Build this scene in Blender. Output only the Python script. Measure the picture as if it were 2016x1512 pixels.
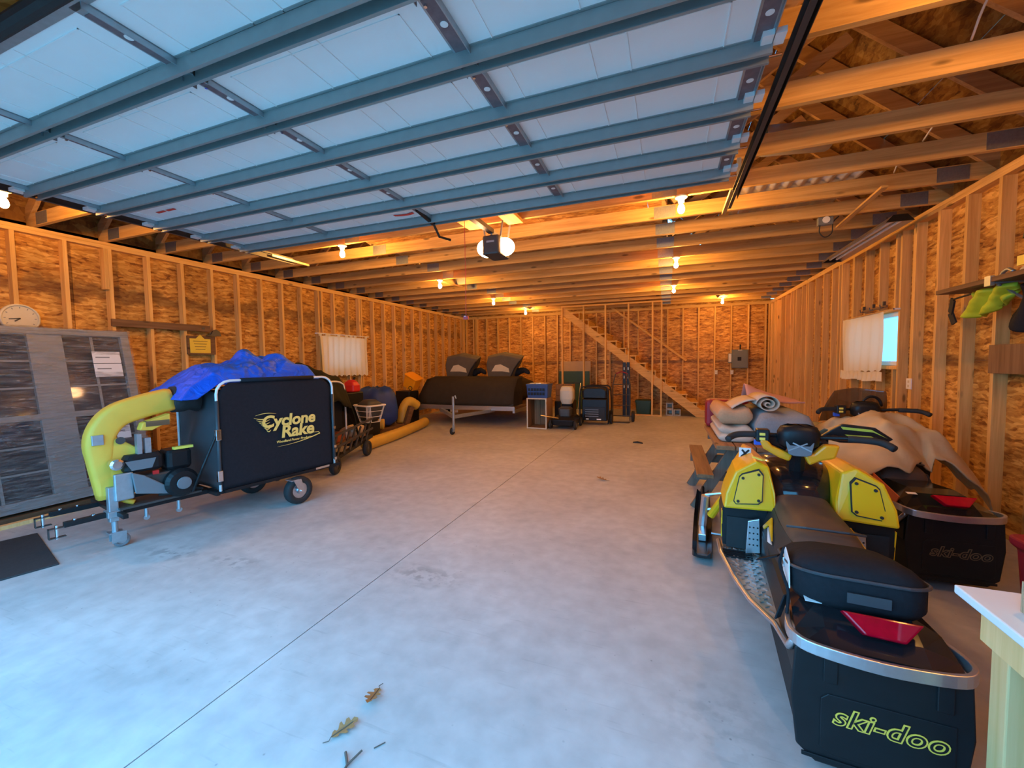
import bpy, math, random
from mathutils import Vector, Matrix
random.seed(7)
R = math.radians
for o in list(bpy.data.objects): bpy.data.objects.remove(o)
SC = bpy.context.scene
COL = SC.collection

# ------------------------------------------------------------------ camera
cam = bpy.data.cameras.new('camera'); camo = bpy.data.objects.new('camera', cam); COL.objects.link(camo)
cam.sensor_width = 36; cam.lens = 36*806.82/2016; cam.clip_start = .02; cam.clip_end = 200
fw = Vector((-0.35436169, 0.93360341, -0.05303261)); rt = Vector((0.9350823, 0.35420552, -0.01263106)); up = Vector((-0.00699205, 0.05406582, 0.99851289))
camo.matrix_world = Matrix(((rt.x, up.x, -fw.x, 0), (rt.y, up.y, -fw.y, 0), (rt.z, up.z, -fw.z, 1.457), (0, 0, 0, 1)))
SC.camera = camo

# ------------------------------------------------------------------ daylight and exposure
W = bpy.data.worlds.new('overcast_sky'); SC.world = W; W.use_nodes = True
bg = W.node_tree.nodes['Background']; bg.inputs[0].default_value = (.125, .5, .95, 1); bg.inputs[1].default_value = 3.8
SC.view_settings.view_transform = 'Standard'; SC.view_settings.look = 'None'
SC.view_settings.gamma = 1; SC.view_settings.use_curve_mapping = False; SC.view_settings.exposure = 1.0
BULB_E = 490.0; BULB_C = (1.0, .47, .105)

# ------------------------------------------------------------------ materials
MATS = {}
def nodes(name):
    m = bpy.data.materials.new(name); m.use_nodes = True
    nt = m.node_tree; b = nt.nodes['Principled BSDF']; MATS[name] = m
    return m, nt, b
def N(nt, t, **kw):
    n = nt.nodes.new(t)
    for k, v in kw.items():
        if k.startswith('i_'): n.inputs[k[2:]].default_value = v
        else: setattr(n, k, v)
    return n
def setp(b, rough=.5, metal=0., spec=.5):
    b.inputs['Roughness'].default_value = rough; b.inputs['Metallic'].default_value = metal
    b.inputs['Specular IOR Level'].default_value = spec
def flat(name, c, rough=.5, metal=0., var=.12, scale=9., bump=0., spec=.5):
    """plain surface with slight noise in colour (and fine relief)"""
    m, nt, b = nodes(name); setp(b, rough, metal, spec)
    tc = N(nt, 'ShaderNodeTexCoord'); no = N(nt, 'ShaderNodeTexNoise', i_Scale=scale, i_Detail=5.)
    nt.links.new(tc.outputs['Object'], no.inputs['Vector'])
    mx = N(nt, 'ShaderNodeMix', data_type='RGBA')
    nt.links.new(no.outputs[0], mx.inputs[0])
    mx.inputs[6].default_value = (*[v*(1-var) for v in c], 1); mx.inputs[7].default_value = (*[min(1, v*(1+var)) for v in c], 1)
    nt.links.new(mx.outputs[2], b.inputs['Base Color'])
    if bump:
        bp = N(nt, 'ShaderNodeBump', i_Strength=bump, i_Distance=.01); nt.links.new(no.outputs[0], bp.inputs['Height']); nt.links.new(bp.outputs[0], b.inputs['Normal'])
    return m
def wood(name, c1, c2, axis=2, rough=.65, knots=True, scale=1.0):
    """grain running along one object axis, shifted per object"""
    m, nt, b = nodes(name); setp(b, rough, 0, .3)
    tc = N(nt, 'ShaderNodeTexCoord'); oi = N(nt, 'ShaderNodeObjectInfo'); mp = N(nt, 'ShaderNodeMapping')
    sc = [26*scale]*3; sc[axis] = 1.3*scale; mp.inputs['Scale'].default_value = sc
    mul = N(nt, 'ShaderNodeVectorMath', operation='SCALE'); mul.inputs[0].default_value = (37, 51, 23)
    nt.links.new(oi.outputs['Random'], mul.inputs['Scale'])
    add = N(nt, 'ShaderNodeVectorMath', operation='ADD')
    nt.links.new(tc.outputs['Object'], mp.inputs['Vector']); nt.links.new(mp.outputs[0], add.inputs[0]); nt.links.new(mul.outputs[0], add.inputs[1])
    no = N(nt, 'ShaderNodeTexNoise', i_Scale=1., i_Detail=6., i_Roughness=.62, i_Distortion=.6); nt.links.new(add.outputs[0], no.inputs['Vector'])
    rp = N(nt, 'ShaderNodeValToRGB'); rp.color_ramp.elements[0].position = .32; rp.color_ramp.elements[1].position = .68
    rp.color_ramp.elements[0].color = (*c2, 1); rp.color_ramp.elements[1].color = (*c1, 1)
    nt.links.new(no.outputs[0], rp.inputs[0]); out = rp.outputs[0]
    hv = N(nt, 'ShaderNodeHueSaturation'); mr = N(nt, 'ShaderNodeMapRange'); mr.inputs[3].default_value = .82; mr.inputs[4].default_value = 1.15
    nt.links.new(oi.outputs['Random'], mr.inputs[0]); nt.links.new(mr.outputs[0], hv.inputs['Value']); nt.links.new(out, hv.inputs['Color']); out = hv.outputs[0]
    if knots:
        vo = N(nt, 'ShaderNodeTexVoronoi', i_Scale=1.); mp2 = N(nt, 'ShaderNodeMapping'); s2 = [7*scale]*3; s2[axis] = 2.2*scale; mp2.inputs['Scale'].default_value = s2
        ad2 = N(nt, 'ShaderNodeVectorMath', operation='ADD'); nt.links.new(tc.outputs['Object'], mp2.inputs[0]); nt.links.new(mp2.outputs[0], ad2.inputs[0]); nt.links.new(mul.outputs[0], ad2.inputs[1]); nt.links.new(ad2.outputs[0], vo.inputs['Vector'])
        r2 = N(nt, 'ShaderNodeValToRGB'); r2.color_ramp.elements[0].position = .07; r2.color_ramp.elements[1].position = .14; r2.color_ramp.elements[0].color = (.75, .75, .75, 1); r2.color_ramp.elements[1].color = (0, 0, 0, 1)
        nt.links.new(vo.outputs[0], r2.inputs[0])
        mx = N(nt, 'ShaderNodeMix', data_type='RGBA'); nt.links.new(r2.outputs[0], mx.inputs[0]); nt.links.new(out, mx.inputs[6]); mx.inputs[7].default_value = (*[v*.22 for v in c2], 1); out = mx.outputs[2]
    nt.links.new(out, b.inputs['Base Color'])
    bp = N(nt, 'ShaderNodeBump', i_Strength=.15, i_Distance=.004); nt.links.new(no.outputs[0], bp.inputs['Height']); nt.links.new(bp.outputs[0], b.inputs['Normal'])
    return m
def osb(name, plane, band=None, dark=1.):
    """oriented strand board: long flakes in the board plane; plane = the two in-plane axes; band = stained height range"""
    m, nt, b = nodes(name); setp(b, .55, 0, .35)
    tc = N(nt, 'ShaderNodeTexCoord')
    nz = N(nt, 'ShaderNodeTexNoise', i_Scale=5., i_Detail=3.); nt.links.new(tc.outputs['Object'], nz.inputs['Vector'])
    wr = N(nt, 'ShaderNodeVectorMath', operation='MULTIPLY_ADD'); wr.inputs[1].default_value = (.07, .07, .07)
    nt.links.new(nz.outputs['Color'], wr.inputs[0]); nt.links.new(tc.outputs['Object'], wr.inputs[2])
    vals = []
    for k, (su, sv, ang) in enumerate(((9, 38, 14), (7, 30, -20), (22, 60, 50))):
        mp = N(nt, 'ShaderNodeMapping'); s = [12., 12., 12.]; s[plane[0]] = su; s[plane[1]] = sv; mp.inputs['Scale'].default_value = s
        rot = [0, 0, 0]; rot[3-plane[0]-plane[1]] = R(ang); mp.inputs['Rotation'].default_value = rot
        nt.links.new(wr.outputs[0], mp.inputs['Vector'])
        vo = N(nt, 'ShaderNodeTexVoronoi', i_Scale=1.); nt.links.new(mp.outputs[0], vo.inputs['Vector'])
        sp = N(nt, 'ShaderNodeSeparateColor'); nt.links.new(vo.outputs['Color'], sp.inputs[0]); vals.append(sp.outputs[0])
    m1 = N(nt, 'ShaderNodeMix', data_type='FLOAT'); m1.inputs[0].default_value = .5; nt.links.new(vals[0], m1.inputs[2]); nt.links.new(vals[1], m1.inputs[3])
    m2 = N(nt, 'ShaderNodeMix', data_type='FLOAT'); m2.inputs[0].default_value = .25; nt.links.new(m1.outputs[0], m2.inputs[2]); nt.links.new(vals[2], m2.inputs[3])
    rp = N(nt, 'ShaderNodeValToRGB'); cr = rp.color_ramp
    cr.elements[0].position = .1; cr.elements[0].color = (.17, .052, .008, 1); cr.elements[1].position = .92; cr.elements[1].color = (.86, .5, .14, 1)
    e = cr.elements.new(.35); e.color = (.43, .175, .03, 1); e = cr.elements.new(.62); e.color = (.64, .32, .065, 1)
    nt.links.new(m2.outputs[0], rp.inputs[0]); out = rp.outputs[0]
    big = N(nt, 'ShaderNodeTexNoise', i_Scale=2.3, i_Detail=4.); nt.links.new(tc.outputs['Object'], big.inputs['Vector'])
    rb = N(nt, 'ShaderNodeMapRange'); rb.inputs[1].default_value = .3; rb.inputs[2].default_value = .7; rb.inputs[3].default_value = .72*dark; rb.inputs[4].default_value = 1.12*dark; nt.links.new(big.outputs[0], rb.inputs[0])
    mu = N(nt, 'ShaderNodeMix', data_type='RGBA', blend_type='MULTIPLY'); mu.inputs[0].default_value = 1.
    nt.links.new(out, mu.inputs[6]); nt.links.new(rb.outputs[0], mu.inputs[7]); out = mu.outputs[2]
    if band:
        sx = N(nt, 'ShaderNodeSeparateXYZ'); nt.links.new(tc.outputs['Object'], sx.inputs[0])
        n2 = N(nt, 'ShaderNodeTexNoise', i_Scale=3.5, i_Detail=5.); nt.links.new(tc.outputs['Object'], n2.inputs['Vector'])
        ad = N(nt, 'ShaderNodeMath', operation='MULTIPLY_ADD'); ad.inputs[1].default_value = band[2]; nt.links.new(n2.outputs[0], ad.inputs[0]); nt.links.new(sx.outputs[2], ad.inputs[2])
        d = N(nt, 'ShaderNodeMath', operation='SUBTRACT'); d.inputs[1].default_value = band[0]+band[2]*.5; nt.links.new(ad.outputs[0], d.inputs[0])
        ab = N(nt, 'ShaderNodeMath', operation='ABSOLUTE'); nt.links.new(d.outputs[0], ab.inputs[0])
        mr = N(nt, 'ShaderNodeMapRange'); mr.inputs[1].default_value = band[1]*.5; mr.inputs[2].default_value = band[1]; mr.inputs[3].default_value = .62; mr.inputs[4].default_value = 0; nt.links.new(ab.outputs[0], mr.inputs[0])
        mx = N(nt, 'ShaderNodeMix', data_type='RGBA'); nt.links.new(mr.outputs[0], mx.inputs[0]); nt.links.new(out, mx.inputs[6]); mx.inputs[7].default_value = (.11, .045, .018, 1); out = mx.outputs[2]
    nt.links.new(out, b.inputs['Base Color'])
    bp = N(nt, 'ShaderNodeBump', i_Strength=.35, i_Distance=.004); nt.links.new(m2.outputs[0], bp.inputs['Height']); nt.links.new(bp.outputs[0], b.inputs['Normal'])
    return m
def emit(name, c, s):
    m, nt, b = nodes(name); b.inputs['Base Color'].default_value = (*c, 1); b.inputs['Emission Color'].default_value = (*c, 1); b.inputs['Emission Strength'].default_value = s
    return m
def glassy(name, c, alpha, rough=.08):
    """thin film or pane: mostly see-through with a glossy face"""
    m, nt, b = nodes(name); b.inputs['Base Color'].default_value = (*c, 1); setp(b, rough, 0, .6); b.inputs['Alpha'].default_value = alpha
    return m

osb('osb_left', (1, 2), (2.38, .12, .5)); osb('osb_right', (1, 2), (1.42, .07, .12)); osb('osb_back', (0, 2), (1.42, .06, .12)); osb('osb_attic_shade', (1, 0), dark=.45); osb('osb_floor', (0, 1))  # roof copy darkened: the dimness of the attic is put into its colour
PINE1, PINE2 = (.82, .5, .17), (.6, .32, .085)
wood('stud_wood', PINE1, PINE2, 2); wood('joist_wood', (.74, .44, .15), (.5, .26, .07), 0); wood('plate_wood', PINE1, PINE2, 1)
wood('plate_wood_x', PINE1, PINE2, 0); wood('rafter_wood', (.6, .36, .16), (.42, .23, .09), 0)
wood('dark_board', (.2, .105, .05), (.11, .055, .026), 1); wood('grey_wood', (.2, .15, .11), (.12, .09, .065), 2, knots=False)
wood('picnic_wood', (.36, .19, .09), (.22, .11, .05), 1); wood('pale_pine', (1.0, .62, .28), (.84, .48, .17), 2); wood('crate_wood', (.34, .19, .09), (.2, .1, .045), 2)
flat('galvanized', (.42, .47, .5), .42, .75, .18, 30); flat('strut_steel', (.3, .33, .32), .5, .35, .12, 14); flat('dark_steel', (.09, .085, .08), .5, .6, .2); flat('nail_plate_steel', (.33, .34, .34), .5, .8, .25, 60)
flat('chrome', (.75, .76, .78), .18, 1., .05); flat('aluminium', (.62, .63, .65), .32, .9, .1, 40); flat('brass_steel', (.62, .5, .28), .4, .8, .15)
flat('door_foam', (.88, .9, .88), .55, 0, .05, 4, .05); flat('door_skin', (.62, .66, .68), .5, 0, .05, 5); flat('rust_tape', (.2, .15, .16), .6, .3, .4, 30)
flat('black_plastic', (.011, .011, .012), .42, 0, .25, 20, spec=.3); flat('black_gloss', (.012, .012, .014), .12, 0, .2); flat('black_rubber', (.02, .02, .02), .75, 0, .3, 30); flat('black_cloth', (.018, .018, .021), .85, 0, .25, 60, .2, .15)
flat('grey_plastic', (.16, .17, .18), .5); flat('white_plastic', (.8, .79, .76), .45, 0, .06); flat('porcelain', (.85, .82, .76), .3, 0, .04); flat('cream', (.62, .55, .4), .5, 0, .08)
flat('yellow_plastic', (1.0, .49, .008), .35, 0, .1, 6); flat('chute_yellow', (.95, .48, .05), .6, 0, .16, 7); flat('hose_yellow', (.66, .4, .05), .5, 0, .15, 5); flat('amber', (.95, .36, .01), .35, 0, .1)
flat('logo_yellow', (.95, .72, .1), .5, 0, .03); flat('logo_gold', (.98, .66, .16), .5, 0, .03); flat('white_mark', (.85, .85, .82), .5, 0, .03); flat('lime', (.5, .58, .06), .5, 0, .12); flat('orange_tone', (.5, .1, .02), .35, 0, .2)
flat('red_plastic', (.6, .02, .02), .4, 0, .15); flat('red_mark', (.75, .06, .04), .6, 0, .1); flat('red_lens', (.5, .0, .015), .05, 0, .3, 40); flat('maroon', (.28, .008, .02), .5)
flat('canvas_black', (.018, .018, .022), .8, 0, .22, 40, .15, .15); flat('vinyl_grey', (.05, .055, .06), .45, 0, .4, 6, .1); flat('seat_vinyl', (.1, .06, .042), .65, 0, .25, 14, .1); flat('seat_dark', (.035, .03, .028), .6, 0, .2)
flat('tan_canvas', (.6, .45, .26), .85, 0, .3, 5, .3); flat('blanket_grey', (.27, .28, .29), .95, 0, .15, 60, .3); flat('blanket_tan', (.56, .32, .17), .95, 0, .12, 60, .3); flat('blanket_beige', (.62, .48, .36), .95, 0, .12, 40, .3); flat('blanket_pink', (.6, .3, .25), .95, 0, .1)
flat('cover_brown', (.04, .03, .02), .85, 0, .25, 8, .2, .15); flat('cover_grey', (.1, .08, .055), .85, 0, .2, 8, .2); flat('cover_patch', (.62, .52, .34), .8, 0, .1)
flat('cardboard', (.5, .34, .19), .85, 0, .08); flat('green_plastic', (.02, .06, .03), .5); flat('green_sheet', (.025, .07, .035), .5, 0, .3); flat('blue_crate', (.03, .07, .22), .45, 0, .2); flat('blue_plastic', (.03, .1, .55), .4)
flat('olive_cloth', (.02, .019, .01), .85, 0, .3, 8, .2, .15); flat('concrete_block', (.42, .4, .36), .9, 0, .15, 40, .3); flat('leaf_brown', (.34, .17, .06), .7, 0, .3, 60); flat('bark', (.12, .09, .07), .8); flat('rubber_mat', (.035, .032, .032), .85, 0, .25, 30, .2)
flat('panel_grey', (.16, .17, .15), .5, .2, .1); flat('paper', (.72, .71, .7), .7, 0, .04); flat('sign_yellow', (.78, .55, .05), .6, 0, .08); flat('window_vinyl', (.27, .26, .25), .5, 0, .1); flat('dark_glass', (.035, .035, .04), .06, 0, .3, 3)
flat('corrugated', (.62, .58, .52), .35, .8, .25, 12); flat('tread_metal', (.6, .52, .45), .35, .55, .2, 30); flat('hanging_lime', (.5, .58, .02), .7, 0, .2, 12, .2); flat('duct_silver', (.5, .5, .48), .3, .8, .2)
glassy('pane_glass', (.3, .36, .4), .42); glassy('smoke_shield', (.16, .08, .04), .62, .1)  # panes clouded grey so the sky behind them looks dimmer
# ------------------------------------------------------------------ mesh helpers
V = Vector
class MB:
    def __init__(s): s.v = []; s.f = []
    def add(s, vs, fs):
        n = len(s.v); s.v += [tuple(p) for p in vs]; s.f += [tuple(i+n for i in f) for f in fs]; return s
    def bb(s, x0, x1, y0, y1, z0, z1):
        return s.add([(x0,y0,z0),(x1,y0,z0),(x1,y1,z0),(x0,y1,z0),(x0,y0,z1),(x1,y0,z1),(x1,y1,z1),(x0,y1,z1)],
                     [(0,3,2,1),(4,5,6,7),(0,1,5,4),(1,2,6,5),(2,3,7,6),(3,0,4,7)])
    def box(s, c, d, rot=None):
        c = V(c); M = rot.to_matrix() if rot else Matrix.Identity(3)
        vs = [c + M @ V((sx*d[0]/2, sy*d[1]/2, sz*d[2]/2)) for sz in (-1,1) for sx, sy in ((-1,-1),(1,-1),(1,1),(-1,1))]
        return s.add(vs, [(0,3,2,1),(4,5,6,7),(0,1,5,4),(1,2,6,5),(2,3,7,6),(3,0,4,7)])
    def bar(s, p, q, w, h, upv=(0,0,1)):
        """rectangular bar from p to q, w across, h along up"""
        p, q = V(p), V(q); d = (q-p).normalized(); u = V(upv)
        if abs(d.dot(u)) > .99: u = V((0,1,0))
        a = d.cross(u).normalized(); u = a.cross(d)
        vs = [e + a*sx*w/2 + u*sz*h/2 for e in (p, q) for sx, sz in ((-1,-1),(1,-1),(1,1),(-1,1))]
        return s.add(vs, [(0,1,2,3),(7,6,5,4),(0,4,5,1),(1,5,6,2),(2,6,7,3),(3,7,4,0)])
    def tube(s, pts, r, n=8, caps=True, flat=None):
        pts = [V(p) for p in pts]; rs = r if isinstance(r, (list, tuple)) else [r]*len(pts)
        rings = []; pa = None
        for i, p in enumerate(pts):
            d = (pts[min(i+1, len(pts)-1)] - pts[max(i-1, 0)]).normalized()
            if pa is None:
                a = d.cross(V((0,0,1))) if abs(d.z) < .95 else d.cross(V((0,1,0)))
            else: a = pa - d*pa.dot(d)
            a.normalize(); pa = a; b = d.cross(a)
            rings.append([p + (a*math.cos(t) + b*math.sin(t)*(flat or 1))*rs[i] for t in [2*math.pi*k/n for k in range(n)]])
        return s.loft(rings, caps)
    def loft(s, rings, caps=True, closed=True):
        n = len(rings[0]); vs = [p for rg in rings for p in rg]; fs = []
        for i in range(len(rings)-1):
            for k in range(n if closed else n-1):
                k2 = (k+1) % n; fs.append((i*n+k, i*n+k2, (i+1)*n+k2, (i+1)*n+k))
        if caps and closed:
            fs.append(tuple(range(n-1, -1, -1))); fs.append(tuple((len(rings)-1)*n+k for k in range(n)))
        return s.add(vs, fs)
    def lathe(s, prof, c=(0,0,0), n=16, axis='z', caps=True):
        """profile of (radius, height) turned round an axis through c"""
        c = V(c); rings = []
        for r, h in prof:
            rg = []
            for k in range(n):
                t = 2*math.pi*k/n; a, b = r*math.cos(t), r*math.sin(t)
                rg.append(c + (V((a,b,h)) if axis == 'z' else V((h,a,b)) if axis == 'x' else V((b,h,a))))
            rings.append(rg)
        return s.loft(rings, caps)
    def prism(s, poly, o, ax, ay, t):
        """polygon in the plane (o; ax, ay) pushed out by vector t"""
        o, ax, ay, t = V(o), V(ax), V(ay), V(t); n = len(poly)
        a = [o + ax*x + ay*y for x, y in poly]; b = [p+t for p in a]
        return s.add(a+b, [tuple(range(n-1,-1,-1)), tuple(range(n, 2*n))] + [(k, (k+1)%n, n+(k+1)%n, n+k) for k in range(n)])
    def grid(s, fn, nu, nv):
        vs = [fn(i/nu, j/nv) for j in range(nv+1) for i in range(nu+1)]
        return s.add(vs, [(j*(nu+1)+i, j*(nu+1)+i+1, (j+1)*(nu+1)+i+1, (j+1)*(nu+1)+i) for j in range(nv) for i in range(nu)])
    def mesh(s, name, mat, smooth=False):
        me = bpy.data.meshes.new(name); me.from_pydata(s.v, [], s.f); me.update()
        import bmesh
        bm = bmesh.new(); bm.from_mesh(me); bmesh.ops.recalc_face_normals(bm, faces=bm.faces); bm.to_mesh(me); bm.free()
        me.materials.append(MATS[mat])
        if smooth:
            for p in me.polygons: p.use_smooth = True
        return me
    def build(s, name, mat, parent=None, smooth=False, bevel=0., sub=0, solid=0., loc=None, rot=None, seg=2):
        return put(name, s.mesh(name, mat, smooth), parent, bevel, sub, solid, loc, rot, seg)
def put(name, me, parent=None, bevel=0., sub=0, solid=0., loc=None, rot=None, seg=2):
    o = bpy.data.objects.new(name, me); COL.objects.link(o); o.parent = parent
    if loc is not None: o.location = loc
    if rot is not None: o.rotation_euler = rot
    if solid:
        m = o.modifiers.new('solid', 'SOLIDIFY'); m.thickness = solid; m.offset = 0
    if sub:
        m = o.modifiers.new('sub', 'SUBSURF'); m.levels = sub; m.render_levels = sub
    if bevel:
        m = o.modifiers.new('bevel', 'BEVEL'); m.width = bevel; m.segments = seg; m.limit_method = 'ANGLE'; m.angle_limit = R(40)
    return o
def empty(name, loc=(0,0,0), rz=0., rot=None):
    o = bpy.data.objects.new(name, None); COL.objects.link(o); o.location = loc; o.rotation_euler = rot or (0,0,rz); o.empty_display_size = .1
    return o
def tag(o, label, cat, group=None):
    o['label'] = label; o['category'] = cat
    if group: o['group'] = group
    return o
def thing(name, label, cat, loc=(0,0,0), rz=0., group=None, rot=None):
    return tag(empty(name, loc, rz, rot), label, cat, group)
def structure(o, label=None):
    o['kind'] = 'structure'
    if label: o['label'] = label
    return o
def copy_tree(o, parent=None):
    c = o.copy(); COL.objects.link(c); c.parent = parent
    for ch in [x for x in bpy.data.objects if x.parent == o and x != c]: copy_tree(ch, c)
    return c
def lettering(txt, size, mat, name, parent, loc, xdir, ydir, bold=0., shear=0., thick=.0012, spacing=1., align='CENTER', sx=1.):
    """flat lettering as real raised print on a surface; xdir reading direction, ydir up"""
    cu = bpy.data.curves.new(name, 'FONT'); cu.body = txt; cu.size = size; cu.offset = bold; cu.shear = shear; cu.extrude = thick; cu.space_character = spacing
    cu.align_x = align; cu.align_y = 'CENTER'; cu.resolution_u = 4
    t = bpy.data.objects.new(name, cu); COL.objects.link(t)
    dg = bpy.context.evaluated_depsgraph_get(); me = bpy.data.meshes.new_from_object(t.evaluated_get(dg)); bpy.data.objects.remove(t)
    x = V(xdir).normalized(); y = V(ydir); y = (y - x*y.dot(x)).normalized(); z = x.cross(y)
    me.transform(Matrix(((x.x*sx, y.x, z.x, loc[0]), (x.y*sx, y.y, z.y, loc[1]), (x.z*sx, y.z, z.z, loc[2]), (0,0,0,1))))
    me.materials.clear(); me.materials.append(MATS[mat])
    return put(name, me, parent)
def spline(pts, n=6):
    """Catmull-Rom through points"""
    P = [V(p) for p in pts]; P = [P[0]*2-P[1]] + P + [P[-1]*2-P[-2]]; out = []
    for i in range(1, len(P)-2):
        for k in range(n):
            t = k/n; a, b, c, d = P[i-1], P[i], P[i+1], P[i+2]
            out.append(.5*((2*b) + (c-a)*t + (2*a-5*b+4*c-d)*t*t + (3*b-a-3*c+d)*t**3))
    out.append(P[-2]); return out
def rrect(w, h, r, n=4):
    out = []
    for cx, cy, a0 in ((w/2-r, h/2-r, 0), (-w/2+r, h/2-r, 90), (-w/2+r, -h/2+r, 180), (w/2-r, -h/2+r, 270)):
        for k in range(n+1):
            a = R(a0+90*k/n); out.append((cx+r*math.cos(a), cy+r*math.sin(a)))
    return out
def hash2(x, y):
    return math.sin(x*12.9898+y*78.233)*43758.5453 % 1
def vnoise(x, y):
    xi, yi = math.floor(x), math.floor(y); fx, fy = x-xi, y-yi; fx = fx*fx*(3-2*fx); fy = fy*fy*(3-2*fy)
    return (hash2(xi,yi)*(1-fx)+hash2(xi+1,yi)*fx)*(1-fy)+(hash2(xi,yi+1)*(1-fx)+hash2(xi+1,yi+1)*fx)*fy
def fbm(x, y):
    return vnoise(x,y)*.55+vnoise(x*2.1+5,y*2.1+3)*.3+vnoise(x*4.3+1,y*4.3+9)*.15
# ------------------------------------------------------------------ the room shell
XL, XR, D, Y0, HT = -6.476, 2.537, 12.646, .30, 2.994     # stud faces, front wall, top of the wall plates
SD = .09                                                   # stud depth
def concrete():
    m, nt, b = nodes('concrete'); setp(b, .6, 0, .35)
    tc = N(nt, 'ShaderNodeTexCoord')
    def noise(s, d, vec=None, dist=0.):
        n = N(nt, 'ShaderNodeTexNoise', i_Scale=s, i_Detail=d, i_Distortion=dist); nt.links.new(vec or tc.outputs['Object'], n.inputs['Vector']); return n.outputs[0]
    def mr(x, a, b_, c, d):
        r = N(nt, 'ShaderNodeMapRange'); r.inputs[1].default_value = a; r.inputs[2].default_value = b_; r.inputs[3].default_value = c; r.inputs[4].default_value = d; nt.links.new(x, r.inputs[0]); return r.outputs[0]
    def mulc(c, v):
        x = N(nt, 'ShaderNodeMix', data_type='RGBA', blend_type='MULTIPLY'); x.inputs[0].default_value = 1
        nt.links.new(c, x.inputs[6]); nt.links.new(v, x.inputs[7]); return x.outputs[2]
    rp = N(nt, 'ShaderNodeValToRGB'); rp.color_ramp.elements[0].position = .3; rp.color_ramp.elements[1].position = .72
    rp.color_ramp.elements[0].color = (.44, .425, .405, 1); rp.color_ramp.elements[1].color = (.57, .55, .52, 1)
    nt.links.new(noise(1.1, 7, None, .4), rp.inputs[0]); c = rp.outputs[0]
    c = mulc(c, mr(noise(9, 6), .3, .7, .87, 1.08))
    st = N(nt, 'ShaderNodeMapping'); st.inputs['Scale'].default_value = (1.2, 16, 1); st.inputs['Rotation'].default_value = (0, 0, R(38)); nt.links.new(tc.outputs['Object'], st.inputs[0])
    c = mulc(c, mr(noise(3, 6, st.outputs[0]), .62, .74, 1, .87))           # trowel and drag marks
    sp = N(nt, 'ShaderNodeTexVoronoi', i_Scale=14.); nt.links.new(tc.outputs['Object'], sp.inputs['Vector'])
    s1 = mr(sp.outputs[0], .03, .09, .6, 1.)
    g = mr(noise(.9, 3), .44, .58, 0, 1)
    mx = N(nt, 'ShaderNodeMix', data_type='FLOAT'); mx.inputs[2].default_value = 1; nt.links.new(g, mx.inputs[0]); nt.links.new(s1, mx.inputs[3]); c = mulc(c, mx.outputs[0])
    # a worn oily smear beside the trailer jack and a brushed patch further in
    for (cx, cy, rx, ry) in ((-3.62, 1.98, .34, .17), (-3.0, 2.05, .3, .12), (-1.55, 2.35, .4, .16), (.2, 1.75, .3, .4)):
        dv = N(nt, 'ShaderNodeMapping'); dv.inputs['Location'].default_value = (-cx/rx, -cy/ry, 0); dv.inputs['Scale'].default_value = (1/rx, 1/ry, 0); nt.links.new(tc.outputs['Object'], dv.inputs[0])
        ln = N(nt, 'ShaderNodeVectorMath', operation='LENGTH'); nt.links.new(dv.outputs[0], ln.inputs[0])
        a = mr(ln.outputs[1], .1, 1.0, 1, 0); nn = mr(noise(13, 5, st.outputs[0] if rx < .3 else None), .48, .58, 0, 1)
        pr = N(nt, 'ShaderNodeMath', operation='MULTIPLY'); nt.links.new(a, pr.inputs[0]); nt.links.new(nn, pr.inputs[1])
        c = mulc(c, mr(pr.outputs[0], 0, 1, 1, .62 if cx < -1 else .85))
    nt.links.new(c, b.inputs['Base Color'])
    bp = N(nt, 'ShaderNodeBump', i_Strength=.25, i_Distance=.004); nt.links.new(noise(22, 6), bp.inputs['Height']); nt.links.new(bp.outputs[0], b.inputs['Normal'])
concrete()
# slab with a recessed control joint at x = -1.84
fl = MB(); J, g = -1.84, .0035
prof = [(XL-.2, 0), (J-g, 0), (J-g, -.02), (J+g, -.02), (J+g, 0), (XR+.2, 0), (XR+.2, -.15), (XL-.2, -.15)]
fl.loft([[V((x, y, z)) for x, z in prof] for y in (Y0-.1, D+.2)])
floor = structure(fl.build('floor', 'concrete'))
MB().bb(J-g+.0003, J+g-.0003, Y0-.09, D, -.019, -.004).build('joint_dark_strip', 'black_rubber', floor)  # dark strip added so the groove does not show as a bright line
gm = MB(); gm.bb(-14, 10, -14, Y0-.1, -.2, -.03)
flat('gravel', (.3, .29, .27), .9, 0, .25, 30, .4)
structure(gm.build('driveway', 'gravel'))

def cut(rect, holes):
    """rectangle minus rectangular holes -> rectangles"""
    out = [rect]
    for h in holes:
        nxt = []
        for (a, b, c, d) in out:
            if h[1] <= a or h[0] >= b or h[3] <= c or h[2] >= d: nxt.append((a, b, c, d)); continue
            if h[0] > a: nxt.append((a, h[0], c, d))
            if h[1] < b: nxt.append((h[1], b, c, d))
            a2, b2 = max(a, h[0]), min(b, h[1])
            if h[2] > c: nxt.append((a2, b2, c, h[2]))
            if h[3] < d: nxt.append((a2, b2, h[3], d))
        out = nxt
    return [r for r in out if r[1]-r[0] > .02 and r[3]-r[2] > .02]
ROWS = [(0, .2), (.2, 1.42), (1.42, 2.64), (2.64, 3.0)]
def sheathing(parent, u0, u1, mat, place, holes=(), rows=ROWS, off=0.):
    for r, (z0, z1) in enumerate(rows):
        u = u0 - (1.22 if r % 2 else off)
        while u < u1:
            a, b = max(u, u0), min(u+2.44, u1); u += 2.44
            if b-a < .03: continue
            for (p, q, c, d) in cut((a, b, z0, z1), holes):
                place(MB(), p+.0015, q-.0015, c+.0015, d-.0015).build('osb_panel', mat, parent)
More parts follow.
